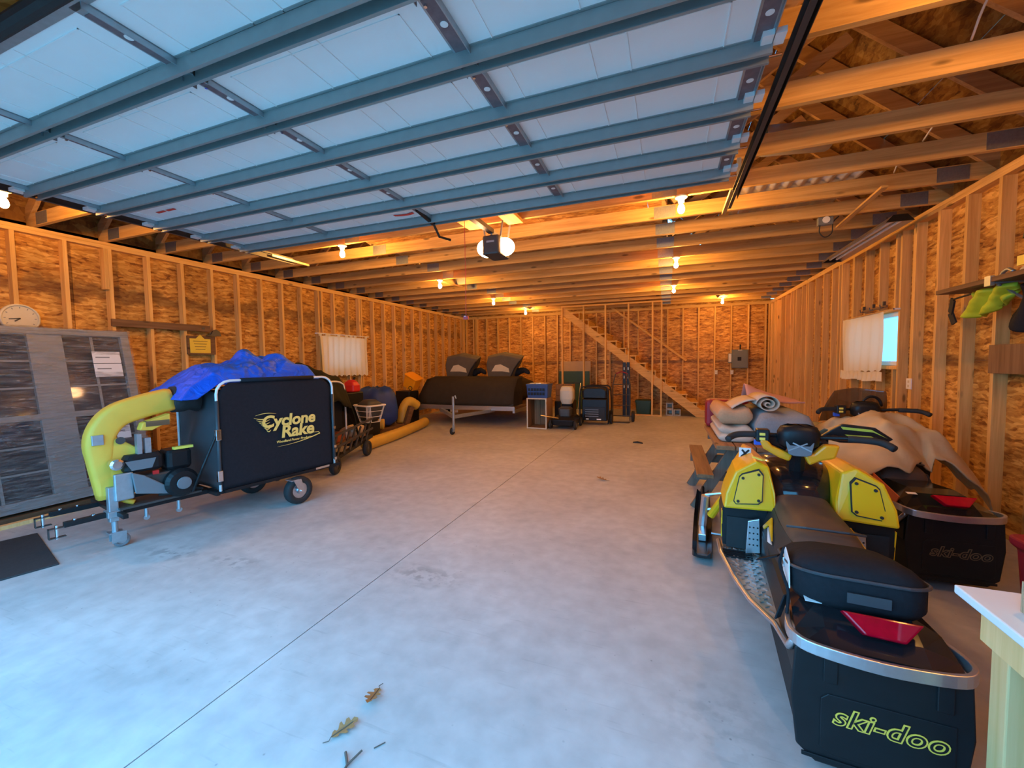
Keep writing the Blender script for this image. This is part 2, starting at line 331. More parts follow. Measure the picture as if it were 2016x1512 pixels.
# meshes shared between alike pieces
def stud_mesh(h, ax):
    b = MB()
    if ax == 'x': b.bb(-SD/2, SD/2, -.019, .019, 0, h)
    else: b.bb(-.019, .019, -SD/2, SD/2, 0, h)
    return b.mesh('stud', 'stud_wood')
SM = {}
def stud(parent, x, y, z0, z1, ax):
    k = (ax, round(z1-z0, 3))
    if k not in SM: SM[k] = stud_mesh(z1-z0, ax)
    return put('stud', SM[k], parent, bevel=0, loc=(x, y, z0))
def sky_seal(parent, place, u0, u1, holes=()):
    for r in cut((u0, u1, -.1, 3.05), holes): place(MB(), *r).build('sky_seal', 'sky_seal_board', parent)  # unseen outer skin, added to keep sky light out of the panel seams
flat('sky_seal_board', (.3, .2, .12), .8)
# window openings: (y0, y1, z0, z1)
WL = (6.42, 7.45, 1.36, 2.02); WR = (6.16, 7.42, 1.36, 2.0)
# ---- left wall
wl = structure(empty('wall_left'))
sheathing(wl, Y0, D+.09, 'osb_left', lambda b, p, q, c, d: b.bb(XL-SD-.012, XL-SD, p, q, c, d), [WL])
for i in range(-4, 26):
    y = 2.25 + i*.4064
    if WL[0]-.03 < y < WL[1]+.03:
        stud(wl, XL-SD/2, y, .038, WL[2]-.04, 'x'); stud(wl, XL-SD/2, y, WL[3]+.04, HT-.076, 'x')
    else: stud(wl, XL-SD/2, y, .038, HT-.076, 'x')
for y in (WL[0]-.02, WL[1]+.02, 12.58, 12.54): stud(wl, XL-SD/2, y, .038, HT-.076, 'x')
stud(wl, XL-SD/2, 2.25+2*.4064-.04, 2.42, HT-.076, 'x')                       # short cripple beside the third stud
for z in (HT-.076, HT-.038):
    MB().bb(XL-SD, XL, Y0, D+.09, z+.0005, z+.0375).build('top_plate', 'plate_wood', wl)
MB().bb(XL-SD, XL, Y0, D+.09, 0, .038).build('sole_plate', 'plate_wood', wl)
for z in (WL[2]-.04, WL[3]): MB().bb(XL-SD, XL, WL[0], WL[1], z, z+.038).build('window_plate', 'plate_wood', wl)
sky_seal(wl, lambda b, p, q, c, d: b.bb(XL-SD-.03, XL-SD-.013, p, q, c, d), Y0-.1, D+.12, [WL])
# ---- right wall
wr = structure(empty('wall_right'))
sheathing(wr, Y0, D+.09, 'osb_right', lambda b, p, q, c, d: b.bb(XR+SD, XR+SD+.012, p, q, c, d), [WR], off=.6)
for i in range(-11, 20):
    y = 4.6087 + i*.4064 + .019
    if y > D-.03: continue
    if WR[0]-.03 < y < WR[1]+.03:
        stud(wr, XR+SD/2, y, .038, WR[2]-.04, 'x'); stud(wr, XR+SD/2, y, WR[3]+.04, HT-.076, 'x')
    else:
        stud(wr, XR+SD/2, y, .038, HT-.076, 'x')
for y in (WR[0]-.02, WR[1]+.02, 5.87, 8.0, 9.62, 10.5, 12.2, 12.6): stud(wr, XR+SD/2, y, .038, HT-.076, 'x')   # doubled studs
for z in (HT-.076, HT-.038): MB().bb(XR, XR+SD, Y0, D+.09, z+.0005, z+.0375).build('top_plate', 'plate_wood', wr)
MB().bb(XR, XR+SD, Y0, D+.09, 0, .038).build('sole_plate', 'plate_wood', wr)
for z in (WR[2]-.04, WR[3]): MB().bb(XR, XR+SD, WR[0], WR[1], z, z+.038).build('window_plate', 'plate_wood', wr)
sky_seal(wr, lambda b, p, q, c, d: b.bb(XR+SD+.013, XR+SD+.03, p, q, c, d), Y0-.1, D+.12, [WR])
# ---- back wall
wb = structure(empty('wall_back'))
sheathing(wb, XL-SD, XR+SD, 'osb_back', lambda b, p, q, c, d: b.bb(p, q, D+SD, D+SD+.012, c, d), off=.9)
for i in range(-16, 7):
    x = 0. + i*.4064
    if XL+.03 < x < XR-.03: stud(wb, x, D+SD/2, .038, HT-.076, 'y')
for x in (XL+.02, XL+.3, XR-.02, -6.05): stud(wb, x, D+SD/2, .038, HT-.076, 'y')
for z in (HT-.076, HT-.038): MB().bb(XL-SD, XR+SD, D, D+SD, z+.0005, z+.0375).build('top_plate', 'plate_wood_x', wb)
MB().bb(XL-SD, XR+SD, D, D+SD, 0, .038).build('sole_plate', 'plate_wood_x', wb)
sky_seal(wb, lambda b, p, q, c, d: b.bb(p, q, D+SD+.013, D+SD+.03, c, d), XL-SD-.03, XR+SD+.03)
# gable above the back wall, dark attic side
gb = MB(); gb.prism([(XL-SD, HT), (XR+SD, HT), (-1.97, 7.05)], (0, D+SD, 0), (1,0,0), (0,0,1), (0,.012,0)); gb.build('gable_board', 'osb_back', wb)
# ---- front wall around the open overhead door
wf = structure(empty('wall_front'))
for (a, b, c, d) in ((XL-SD, -4.52, 0, HT), (.48, XR+SD, 0, HT), (-4.52, .48, 2.46, HT)):
    MB().bb(a, b, Y0-.1, Y0-.09, c, d).build('osb_panel', 'osb_back', wf)
for x in (-6.4, -6.0, -5.6, -5.2, -4.8, -4.54, .5, .9, 1.3, 1.7, 2.1, 2.5): stud(wf, x, Y0-SD/2, 0, HT, 'y')
MB().bb(-4.56, .52, Y0-SD, Y0, 2.46, 2.72).build('header', 'joist_wood', wf)
MB().prism([(XL-SD, HT), (XR+SD, HT), (-1.97, 7.05)], (0, Y0-.1, 0), (1,0,0), (0,0,1), (0,.012,0)).build('gable_board', 'osb_back', wf)

# ---- ceiling: roof boards, trusses, attic floor
ce = structure(empty('ceiling'))
CXm = -1.97; TAN = .88
for s in (-1, 1):
    y = Y0-.3
    while y < D+.4:
        y1 = min(y+2.44, D+.4)
        for k in range(5):
            u0, u1 = k*1.05, (k+1)*1.05-.004
            xa, xb = 5.1-u0, max(5.1-u1, 0)
            za, zb = 3.05+(4.6-xa)*TAN+.19, 3.05+(4.6-xb)*TAN+.19
            MB().prism([(CXm+s*xa, za), (CXm+s*xb, zb), (CXm+s*xb, zb+.014), (CXm+s*xa, za+.014)], (0, y, 0), (1,0,0), (0,0,1), (0, y1-y-.004, 0)).build('roof_panel', 'osb_attic_shade', ce)
        y = y1
jm = MB().bb(XL-.1, XR+.1, 0, .038, 0, .14).mesh('joist', 'joist_wood')
rm = {}
for s in (-1, 1):
    rm[s] = MB().prism([(CXm+s*5.0, 3.05-.4*TAN), (CXm, 3.05+4.6*TAN), (CXm, 3.05+4.6*TAN+.17), (CXm+s*5.0, 3.05-.4*TAN+.17)], (0,0,0), (1,0,0), (0,0,1), (0,.038,0)).mesh('rafter', 'rafter_wood')
vm = MB().bb(-.045, .045, 0, .038, 0, 2.2).mesh('kneewall_stud', 'rafter_wood')
dm = {s: MB().bar((s*2.0, .019, .1), (s*3.35, .019, 1.0), .038, .09, (0,0,1)).mesh('truss_web', 'rafter_wood') for s in (-1, 1)}
pm = MB().bb(-.11, .11, -.0025, 0, 0, .125).mesh('nail_plate', 'nail_plate_steel')
JY = [2.40+.6096*k for k in range(-3, 17)]
for k, y in enumerate(JY):
    put('joist', jm, ce, loc=(0, y, HT))
    for s in (-1, 1):
        put('rafter', rm[s], ce, loc=(0, y, 0)); put('kneewall_stud', vm, ce, loc=(CXm+s*1.9, y, HT+.14)); put('truss_web', dm[s], ce, loc=(CXm, y+.039, HT+.1))
    for x in (CXm-1.9+.06*((k*7) % 4), CXm+1.93, XL+.22, XR-.2): put('nail_plate', pm, ce, loc=(x, y, HT+.008))
for x in (XL-SD-.03, XR+SD+.013): MB().bb(x, x+.017, Y0-.1, D+.12, HT, 3.36).build('eave_sky_seal', 'osb_attic_shade', ce)  # boards added to shut out sky light above the wall plates
# attic floor boards between the knee walls, left open over the stairs
for y in (Y0, 2.74, 5.18, 7.62, 10.06):
    for x in (-3.87, -2.65, -1.43, -.21):
        y1 = min(y+2.436, 11.2); x1 = min(x+1.216, -.07)
        MB().bb(x, x1, y, y1, HT+.1405, HT+.16).build('attic_floor_panel', 'osb_floor', ce)
for s in (-1, 1):
    for y in (Y0, 2.74, 5.18, 7.62, 10.06):
        MB().bb(CXm+s*1.95-.006, CXm+s*1.95+.006, y, min(y+2.436, D), HT+.165, HT+2.25).build('kneewall_panel', 'osb_attic_shade', ce)

# ---- windows
def window(name, x, s, w):
    """s = +1 on the right wall (outside is +x)"""
    y0, y1, z0, z1 = w; r = structure(empty(name, (x, (y0+y1)/2, z0)))
    yc = (y0+y1)/2; hw = (y1-y0)/2; H = z1-z0
    f = MB(); t = .05
    for (a, b, c, d) in ((-hw, hw, 0, t), (-hw, hw, H-t, H), (-hw, -hw+t, t, H-t), (hw-t, hw, t, H-t)): f.bb(s*.03, s*.09, a, b, c, d)
    f.build('window_frame', 'white_plastic', r)
    MB().bb(s*.04, s*.075, -.02, .02, t, H-t).build('sash_rail', 'white_plastic', r)
    for sg in (-1, 1):
        a, b = (-hw+t, -.02) if sg < 0 else (.02, hw-t)
        MB().bb(s*.055, s*.059, a, b, t, H-t).build('pane', 'pane_glass', r)
    MB().bb(min(0,-s*.012), max(0,-s*.012), -hw-.03, hw+.03, -.045, -.01).build('window_sill', 'stud_wood', r)
    return r
window('window_1', XL, -1, WL); window('window_2', XR, 1, WR)
def curtain_mat():
    m = bpy.data.materials.new('curtain_cloth'); m.use_nodes = True; nt = m.node_tree; MATS['curtain_cloth'] = m
    b = nt.nodes['Principled BSDF']; b.inputs['Base Color'].default_value = (.8, .72, .55, 1); setp(b, .9, 0, .1)
    tr = N(nt, 'ShaderNodeBsdfTranslucent'); tr.inputs[0].default_value = (1, .86, .62, 1); mx = N(nt, 'ShaderNodeMixShader'); mx.inputs[0].default_value = .13
    tc = N(nt, 'ShaderNodeTexCoord'); no = N(nt, 'ShaderNodeTexNoise', i_Scale=90.); nt.links.new(tc.outputs['Object'], no.inputs['Vector'])
    bp = N(nt, 'ShaderNodeBump', i_Strength=.1, i_Distance=.002); nt.links.new(no.outputs[0], bp.inputs['Height']); nt.links.new(bp.outputs[0], b.inputs['Normal'])
    nt.links.new(b.outputs[0], mx.inputs[1]); nt.links.new(tr.outputs[0], mx.inputs[2]); nt.links.new(mx.outputs[0], nt.nodes['Material Output'].inputs[0])
curtain_mat()
def curtain(root, y0, y1, ztop, zbot, amp, folds, seed, ruffle=.02, dx=0.):
    def fn(u, v):
        y = y0+(y1-y0)*u; z = ztop+(zbot-ztop)*v
        a = amp*(.5+.8*v)
        x = a*math.sin(u*folds*2*math.pi+seed+1.3*math.sin(u*5+seed)) + .012*math.sin(v*3+u*4)
        return (x+dx, y + .02*v*math.sin(u*9+seed), z + (ruffle*math.sin(u*folds*4*math.pi+seed)*(v > .97)) - .05*v*(u-.5)*math.sin(seed))
    return MB().grid(fn, 70, 26).build('cloth', 'curtain_cloth', root, smooth=True)
t = thing('curtain', 'cream tab-top curtain over the left wall window', 'curtain', (XL+.075, 0, 0))
curtain(t, 6.24, 7.6, 2.03, 1.22, .018, 9, .6)
MB().tube([(0, 6.18, 2.075), (0, 7.66, 2.075)], .008, 8).build('curtain_rod', 'white_plastic', t)
for y in (6.2, 7.64): MB().bb(-.074, .006, y-.008, y+.008, 2.065, 2.085).build('rod_bracket', 'white_plastic', t)
for y in (6.25, 6.42, 6.47, 6.74, 6.96, 7.1, 7.22, 7.56): MB().grid(lambda u, v, y=y: (.012*math.cos(v*2*math.pi), y+(u-.5)*.06, 2.055+.032*math.sin(v*2*math.pi)), 2, 10).build('tab', 'curtain_cloth', t)
t = thing('curtain', 'short cream curtain with ruffled hem covering most of the right wall window', 'curtain', (XR-.06, 0, 0))
curtain(t, 6.36, 7.58, 2.02, 1.27, .012, 6, 2.1, .012)
MB().grid(lambda u, v: (-.01+.022*math.sin(u*60)*v, 6.33+1.28*u, 1.275-.12*v+.01*math.sin(u*13)), 90, 6).build('ruffle', 'curtain_cloth', t, smooth=True)
MB().tube([(0, 6.12, 2.025), (0, 7.62, 2.025)], .009, 8).build('curtain_rod', 'stud_wood', t)
for y in (6.13, 7.61): MB().bb(-.005, .062, y-.01, y+.01, 2.015, 2.035).build('rod_bracket', 'white_plastic', t)
# ------------------------------------------------------------------ overhead door, tracks, opener, lamps
DX, DY0, DZ, DW, SH = -2.02, .89, 2.78, 4.85, .407
gd = thing('overhead_door', 'white insulated sectional garage door raised flat under the joists', 'garage door', (DX, DY0, DZ))
stx = [-DW/2+.05, -1.2, 0, 1.2, DW/2-.05]
# shared meshes
pn = {}
def foam(w):
    b = MB(); b.bb(0, w, .03, SH-.03, 0, .02)
    for (a, c, d, e) in ((.10, w-.10, .075, .08), (.10, w-.10, SH-.08, SH-.09), (.10, .105, .075, SH-.09), (w-.105, w-.10, .075, SH-.09), (w*.42, w*.42+.006, .04, SH-.04), (w*.56, w*.56+.006, .04, SH-.04)):
        b.bb(a, c, d, e, -.004, .001)
    return b.mesh('insulation_panel', 'door_foam')
strut_me = MB()
st = [(0, 0), (.012, 0), (.012, -.062), (.026, -.062), (.026, -.058), (.016, -.058), (.016, -.004), (.084, -.004), (.084, -.058), (.074, -.058), (.074, -.062), (.088, -.062), (.088, 0), (.1, 0), (.1, .004), (0, .004)]
strut_me.loft([[V((x, y, z)) for y, z in st] for x in (-DW/2+.01, DW/2-.01)])
strut_me = strut_me.mesh('strut', 'strut_steel')
stile_me = MB().bb(-.04, .04, .01, SH-.01, -.006, .02)
stile_me.bb(.036, .04, .01, SH-.01, -.03, 0)
stile_me = stile_me.mesh('stile', 'galvanized')
hole_me = MB().lathe([(.016, 0), (.016, .0015)], (0,0,0), 12).mesh('hole_cap', 'white_mark')
slot_me = MB().bb(-.03, .03, .05, SH-.05, -.0085, -.006).mesh('stile_face', 'rust_tape')
hinge = MB(); hinge.bb(-.04, .04, -.03, .035, -.012, -.008)
hinge.lathe([(.012, -.042), (.012, .042)], (0, .0, -.018), 8, 'x'); hinge.bb(-.04, -.037, -.03, .035, -.034, -.008); hinge.bb(.037, .04, -.03, .035, -.034, -.008)
hinge_me = hinge.mesh('hinge', 'galvanized')
bolt_me = MB().lathe([(.007, -.012), (.007, 0)], (0,0,0), 6).mesh('bolt', 'chrome')
skin_me = MB().bb(-DW/2, DW/2, .003, SH-.003, .02, .045).mesh('door_section', 'door_skin')
lip_me = MB().bb(-DW/2, DW/2, .003, .03, -.004, .02).bb(-DW/2, DW/2, SH-.03, SH-.003, -.004, .02).mesh('section_rail', 'door_skin')
for k in range(6):
    y = k*SH
    sec = put('door_section', skin_me, gd, loc=(0, y, 0)); put('section_rail', lip_me, sec)
    for j in range(4):
        w = stx[j+1]-stx[j]-.08
        if round(w, 3) not in pn: pn[round(w, 3)] = foam(w)
        put('insulation_panel', pn[round(w, 3)], sec, loc=(stx[j]+.04, 0, 0))
    for x in stx:
        put('stile', stile_me, sec, loc=(x, 0, 0))
        put('stile_face', slot_me, sec, loc=(x, 0, 0)); put('hole_cap', hole_me, sec, loc=(x, SH*.42, -.0105))
    if k: 
        for x in stx[1:-1]:
            put('hinge', hinge_me, gd, loc=(x, y+.005, 0)); put('bolt', bolt_me, gd, loc=(x-.025, y-.045, -.003)); put('bolt', bolt_me, gd, loc=(x-.02, y+.07, -.006))
    put('strut', strut_me, gd, loc=(0, y+SH-.1, -.004))
    for s in (-1, 1):
        MB().bb(s*(DW/2)-.055, s*(DW/2)+.03, y+SH-.14, y+SH-.07, -.03, -.007).build('end_bracket', 'white_plastic', gd)
        MB().tube([(s*(DW/2-.08), y+SH-.005, -.03), (s*(DW/2+.04), y+SH-.005, -.03)], .006, 8).build('roller_stem', 'chrome', gd)
sl = MB(); sl.tube([(-DW/2, -.025, .01), (DW/2, -.025, .01)], .03, 10); sl.build('bottom_seal', 'black_rubber', gd)
MB().bb(-DW/2, DW/2, -.012, .03, -.006, .05).build('bottom_rail', 'galvanized', gd)
# red touch-up marks on the panels
MB().grid(lambda u, v: (-.27+.2*u, SH*5+.18+.035*v+.02*math.sin(u*3), -.0045-.003*u), 8, 2).build('red_mark', 'red_mark', gd, solid=.001)
for a in (0, .13): MB().bb(-2.08+a, -1.98+a, SH*3+.16, SH*3+.185, -.0065, -.004).build('red_mark', 'red_mark', gd)
# opener arm bracket on the last section
br = MB(); br.bar((.02, SH*5+.12, -.02), (.02, SH*6-.02, -.06), .03, .02); br.tube([(.02, SH*6-.03, -.05), (.03, SH*6+.06, -.15), (.09, SH*6+.16, -.16)], .012, 8); br.build('door_arm', 'black_plastic', gd)
# tracks
for s, x in ((1, .50), (-1, -4.54)):
    t = thing('door_track', ('right-hand' if s > 0 else 'left-hand')+' horizontal steel track beside the raised overhead door', 'door track', (x, 0, DZ), 0)
    pr = [(0, .055), (0, -.03), (s*-.025, -.03), (s*-.025, -.024), (s*-.004, -.024), (s*-.004, .03), (s*-.025, .03), (s*-.025, .036), (s*-.004, .036), (s*-.004, .055)]
    MB().loft([[V((a, y, b)) for a, b in pr] for y in (.55, 4.03)]).build('rail', 'dark_steel', t)
    MB().bb(s*.001, s*.03, .55, 3.9, .05, .056).bb(s*.027, s*.03, .55, 3.9, .0, .056).build('angle_iron', 'dark_steel', t)
    a = MB(); a.bar((s*-.03, 3.7, .0), (s*-.03, 4.25, -.005), .03, .003); a.bar((s*-.045, 3.7, .012), (s*-.045, 4.25, .007), .003, .025); a.build('end_angle', 'brass_steel', t)
    for y in (1.8, 3.62): MB().bb(s*.0-.015, s*.0+.015, y, y+.004, .055, .212).build('track_hanger', 'galvanized', t)
# opener
op = thing('door_opener', 'dark garage door opener with two glowing lamps hung below the joists', 'door opener', (-1.78, 4.22, 2.72))
ob = MB(); ob.loft([[V((sx*w, y, z)) for sx, z in ((-1, -.1), (1, -.1), (1.0, .1), (-1.0, .1))] for y, w in ((-.13, .085), (-.1, .105), (.16, .105), (.19, .09))])
ob.build('housing', 'grey_dark' if 'grey_dark' in MATS else 'dark_steel', op, bevel=.015)
MB().bb(-.045, .045, -.135, -.129, .02, .04).build('name_plate', 'galvanized', op)
emit('opener_lamp', (1, .5, .22), 42)
for s in (-1, 1):
    rg = []
    for k in range(7):
        a = k/6*math.pi/2; r = math.cos(a)
        rg.append([V((s*(.108+.105*math.sin(a)), .02+.12*r*math.cos(t_)+.0, .0+.095*r*math.sin(t_))) if r > .02 else V((s*.213, .02+.004*math.cos(t_), .004*math.sin(t_))) for t_ in [2*math.pi*i/18 for i in range(18)]])
    MB().loft(rg).build('lamp_lens', 'opener_lamp', op, smooth=True)
MB().bb(-.03, .03, -3.5, -.1, .12, .165).build('drive_rail', 'dark_steel', op)
MB().bb(-.012, .012, -.1, .14, .1, .16).build('rail_clamp', 'galvanized', op)
for y in (-.06, .15):
    for s in (-1, 1): MB().bar((s*.09, y, .1), (s*.12, y, .275), .02, .003, (0,1,0)).build('hanger_strap', 'galvanized', op)
for x, w in ((-2.03, .15), (-1.55, .17)):
    b = MB().bb(x-w/2, x+w/2, 3.36, 4.26, HT-.039, HT-.001).build('mounting_board', 'plate_wood'); tag(b, 'pine board screwed flat under the joists, %s of the door opener' % ('left' if x < -1.8 else 'right'), 'board')
cord = thing('release_cord', 'thin red emergency release cord with handle hanging by the door opener', 'cord', (-1.80, 3.53, 0))
MB().tube([(0, 0, 1.9), (.003, 0, 2.3), (0, 0, 2.838)], .003, 6).build('rope', 'red_mark', cord)
MB().bb(-.025, .025, -.01, .01, 1.87, 1.9).build('handle', 'red_plastic', cord)
# bare bulbs in porcelain holders
emit('bulb_glow', BULB_C, BULB_E)
bulb_base = MB().lathe([(.055, 0), (.057, -.012), (.05, -.02), (.03, -.026), (.026, -.06), (.0, -.06)], (0,0,0), 20).mesh('lamp_holder', 'porcelain', True)
bulb_me = MB().lathe([(.012, -.055), (.014, -.07), (.024, -.09), (.031, -.112), (.032, -.128), (.026, -.147), (.014, -.159), (.001, -.162)], (0,0,0), 18).mesh('bulb', 'bulb_glow', True)
BL = [(-5.33, 1.82, 'on the ceiling above the wrapped window units'), (-3.93, 4.25, 'of the left row, first beyond the overhead door'), (-3.93, 6.68, 'of the left row, second beyond the overhead door'), (-3.9, 9.1, 'of the left row, third beyond the overhead door'), (-3.86, 11.35, 'of the left row nearest the back wall'),
      (1.45, 1.80, 'in the near right corner of the ceiling'), (.11, 4.25, 'of the right row just past the raised door'), (.11, 6.68, 'of the right row, second from the overhead door'), (.11, 9.1, 'of the right row, third from the overhead door'), (1.26, 11.4, 'above the electrical panel corner at the back')]
for x, y, w in BL:
    t = thing('ceiling_bulb', 'bare glowing bulb in a porcelain holder, '+w, 'lamp', (x, y, HT-.0005), 0, 'bare bulbs under the joists')
    put('lamp_holder', bulb_base, t); put('bulb', bulb_me, t)
    if all(abs(y-jy-.019) > .06 for jy in JY): MB().bb(-.09, .09, -.3, .3, 0, .018).build('backing_board', 'plate_wood', t)
# ------------------------------------------------------------------ left side: leaf vacuum trailer and what stands round it
def wheel(parent, c, r, w, hub='chrome', axis='x', tyre='black_rubber'):
    """tyre with a dished hub, axle along local x"""
    t = MB(); t.lathe([(r*.55, -w*.4), (r*.62, -w*.5), (r*.9, -w*.5), (r*.98, -w*.3), (r, 0), (r*.98, w*.3), (r*.9, w*.5), (r*.62, w*.5), (r*.55, w*.4)], c, 24, axis, caps=False)
    o = t.build('wheel', tyre, parent, smooth=True)
    MB().lathe([(.004, -w*.42), (r*.2, -w*.42), (r*.25, -w*.3), (r*.57, -w*.33), (r*.57, w*.33), (r*.25, w*.3), (r*.2, w*.42), (.004, w*.42)], c, 20, axis).build('hub', hub, o)
    return o
rk = thing('leaf_vacuum_trailer', 'black canvas leaf vacuum trailer with yellow blower chute and engine in front', 'trailer', (-4.16, 1.89, 0), R(-11))
XN, XF, YF, YB, ZB, ZT = .205, -.62, .68, 1.83, .31, 1.30        # near, far, front, back, bottom, top of the canvas box
fr = MB()
for x in (0., -.42): fr.bar((x, -.28, .285), (x, 1.95, .285), .04, .04)
for y in (.02, .66, 1.2, 1.86): fr.bar((XF, y, .285), (XN-.01, y, .285), .035, .035)
for x in (XN-.02, XF+.02): fr.bar((x, YF, .292), (x, YB+.04, .292), .03, .03)
fr.build('frame', 'black_plastic', rk, bevel=.003)
for x in (0., -.42):
    h = MB(); h.bb(x-.02, x+.02, -.36, -.26, .27, .275); h.bb(x-.02, x+.02, -.36, -.355, .2, .275); h.bb(x-.02, x+.02, -.36, -.27, .2, .205); h.build('hitch_fork', 'dark_steel', rk)
    MB().tube([(x, -.315, .19), (x, -.315, .295)], .011, 8).build('hitch_pin', 'chrome', rk)
    for y in (-.22, -.12): MB().lathe([(.012, .3055), (.012, .315)], (x, y, 0), 8).build('bolt', 'chrome', rk)
# jack leg with small caster
j = MB(); j.bb(-.03, .03, -.035, .025, .22, .5); j.build('jack_post', 'galvanized', rk, bevel=.006)
MB().bb(-.06, .06, -.05, .04, .262, .31).build('jack_bracket', 'galvanized', rk, bevel=.004)
MB().tube([(0, 0, .13), (0, 0, .3)], .02, 10).build('jack_tube', 'galvanized', rk)
MB().loft([[V((x*.04, y*.045+.0, z)) for x, y in ((-1,-1),(1,-1),(1,1),(-1,1))] for z in (.125, .135)]).bb(-.038, -.03, -.03, .06, .05, .13).bb(.03, .038, -.03, .06, .05, .13).build('caster_fork', 'galvanized', rk)
wheel(rk, V((0, .035, .055)), .055, .045, 'galvanized', 'x', 'grey_plastic')
# rear casters
for x, y in ((.28, 1.36), (-.52, 1.3)):
    wheel(rk, V((x, y, .145)), .145, .09, 'aluminium')
    f = MB(); f.bb(x-.06, x+.06, y-.1, y-.02, .262, .272)
    for s in (-1, 1): f.prism([(-.08, .27), (-.0, .27), (.035, .15), (.035, .125), (-.025, .125), (-.035, .17)], (x+s*.058, y, 0), (0,1,0), (0,0,1), (s*.006, 0, 0))
    f.build('caster_fork', 'aluminium', rk)
    MB().tube([(x-.07, y, .145), (x+.075, y, .145)], .012, 8).build('axle', 'chrome', rk)
for (x, y) in ((.02, .42), (.0, .2)):
    MB().tube([(x, y, .19), (x, y, .27)], .014, 8).build('stand_pin', 'galvanized', rk); MB().lathe([(.022, -.008), (.022, .008)], (x, y, .185), 10, 'x').build('pin_ring', 'galvanized', rk)
# canvas box: near panel bellies slightly, front panel grey vinyl
def panel(fn, name, mat): return MB().grid(fn, 26, 20).build(name, mat, rk, smooth=True, solid=.006)
def nearp(u, v):
    z = ZB+(ZT-ZB)*v; y = YF+(YB-YF)*u; cut_ = 0
    if v > .86:
        m = (v-.86)/.14; y = YF+.1*m*m+(YB-YF-.2*m*m)*u
    return (XN+.004*math.sin(u*9+v*3)-.012*math.sin(math.pi*u)*math.sin(math.pi*v), y, z)
panel(nearp, 'side_panel', 'canvas_black')
panel(lambda u, v: (XF, YF+(YB-YF)*u, ZB+(ZT-.1-ZB)*v), 'side_panel', 'canvas_black')
panel(lambda u, v: (XN+(XF-XN)*u, YF+.03*math.sin(u*7+v*2)*math.sin(math.pi*u)*math.sin(math.pi*v)+.015*math.sin(v*15+u*6)*math.sin(math.pi*u), ZB+(1.2-ZB)*v+.03*math.sin(u*8)*(v > .9)), 'front_panel', 'vinyl_grey')
panel(lambda u, v: (XN+(XF-XN)*u, YB, ZB+(ZT-ZB)*v), 'rear_panel', 'canvas_black')
panel(lambda u, v: (XN+(XF-XN)*u, YF+(YB-YF)*v, ZB+.01), 'bottom_panel', 'canvas_black')
def hoop(x, top, name, mat, ends, z0=ZB):
    y0, y1 = YF-.008, YB+.008; r = .12
    pts = [(x, y0, z0), (x, y0, top-r)] + [(x, y0+r-r*math.cos(a), top-r+r*math.sin(a)) for a in (R(22), R(45), R(67), R(90))] + [(x, y1-r+r*math.sin(a), top-r+r*math.cos(a)) for a in (0, R(22), R(45), R(67), R(90))] + [(x, y1, z0)]
    return MB().tube(pts, .012, 10).build(name, mat, rk, smooth=True)
hoop(XN+.012, ZT+.02, 'hoop_tube', 'white_plastic', 0); hoop(XF-.01, ZT-.08, 'hoop_tube', 'white_plastic', 0)
# canvas sleeves round the tube on the near side
for a, b in (((YF-.008), (ZB+.06, 1.14)), ((YB+.008), (ZB+.06, 1.12))):
    MB().tube([(XN+.012, a, b[0]), (XN+.012, a, b[1])], .017, 8).build('sleeve', 'vinyl_grey', rk, smooth=True)
MB().tube([(XN+.012, YF+.2, ZT+.02), (XN+.012, YB-.22, ZT+.02)], .02, 8).build('sleeve', 'canvas_black', rk, smooth=True)
for z in (.4, .78): MB().bb(XN-.006, XN+.03, YF-.03, YF+.012, z, z+.1).build('tube_clip', 'chrome', rk, bevel=.004)
for z in (.36, .5, .72): MB().bb(XN+.0, XN+.03, YB, YB+.028, z, z+.03).build('tube_clip', 'chrome', rk)
s = MB().tube([(XN+.02, YF-.03, .82), (XN-.02, YF-.13, .55), (XN-.1, YF-.18, .34)], .011, 8).build('stay_bar', 'black_plastic', rk)
MB().bar((XN+.02, YF+.02, .30), (XN+.03, YB+.06, .305), .02, .03).build('edge_bar', 'black_plastic', rk)
MB().bar((XN+.03, YB-.24, .31), (XN+.035, YB-.08, .315), .02, .022).build('latch', 'chrome', rk)
# lettering on the near panel
LX = XN+.010
def logo(txt, size, y, z, **k): return lettering(txt, size, 'logo_gold', 'lettering', rk, (LX, y, z), (0,1,0), (0,0,1), **k)
logo('Cyclone', .165, 1.335, .885, bold=.0055, shear=.12, spacing=.98, sx=1.05)
logo('Rake', .175, 1.42, .765, bold=.0055, shear=.12, spacing=.98, sx=1.05)
logo('Woodland Power Products', .034, 1.38, .672, bold=.0006, shear=.2)
sw = MB()
for k in range(6):
    w = .15-.021*k; z = .945-.026*k; yc = 1.06+.012*k
    pts = [(LX, yc-w/2+w*t, z-.02*math.sin(math.pi*t)-.006*t) for t in [i/8 for i in range(9)]]
    sw.tube(pts, [.001+.0045*math.sin(math.pi*i/8) for i in range(9)], 6, flat=1)
sw.tube([(LX, 1.0+.2*t, .965+.014*math.sin(math.pi*t)) for t in [i/8 for i in range(9)]], [.001+.003*math.sin(math.pi*i/8) for i in range(9)], 6)
sw.build('cyclone_emblem', 'logo_gold', rk)
sg = MB().tube([(LX, 1.2+.47*t, .625+.07*t*t) for t in [i/12 for i in range(13)]] + [(LX, 1.655, .712), (LX, 1.60, .716), (LX, 1.56, .71)], [.0006+.006*(i/12) for i in range(13)]+[.005, .003, .001], 6).build('swoosh', 'logo_gold', rk)
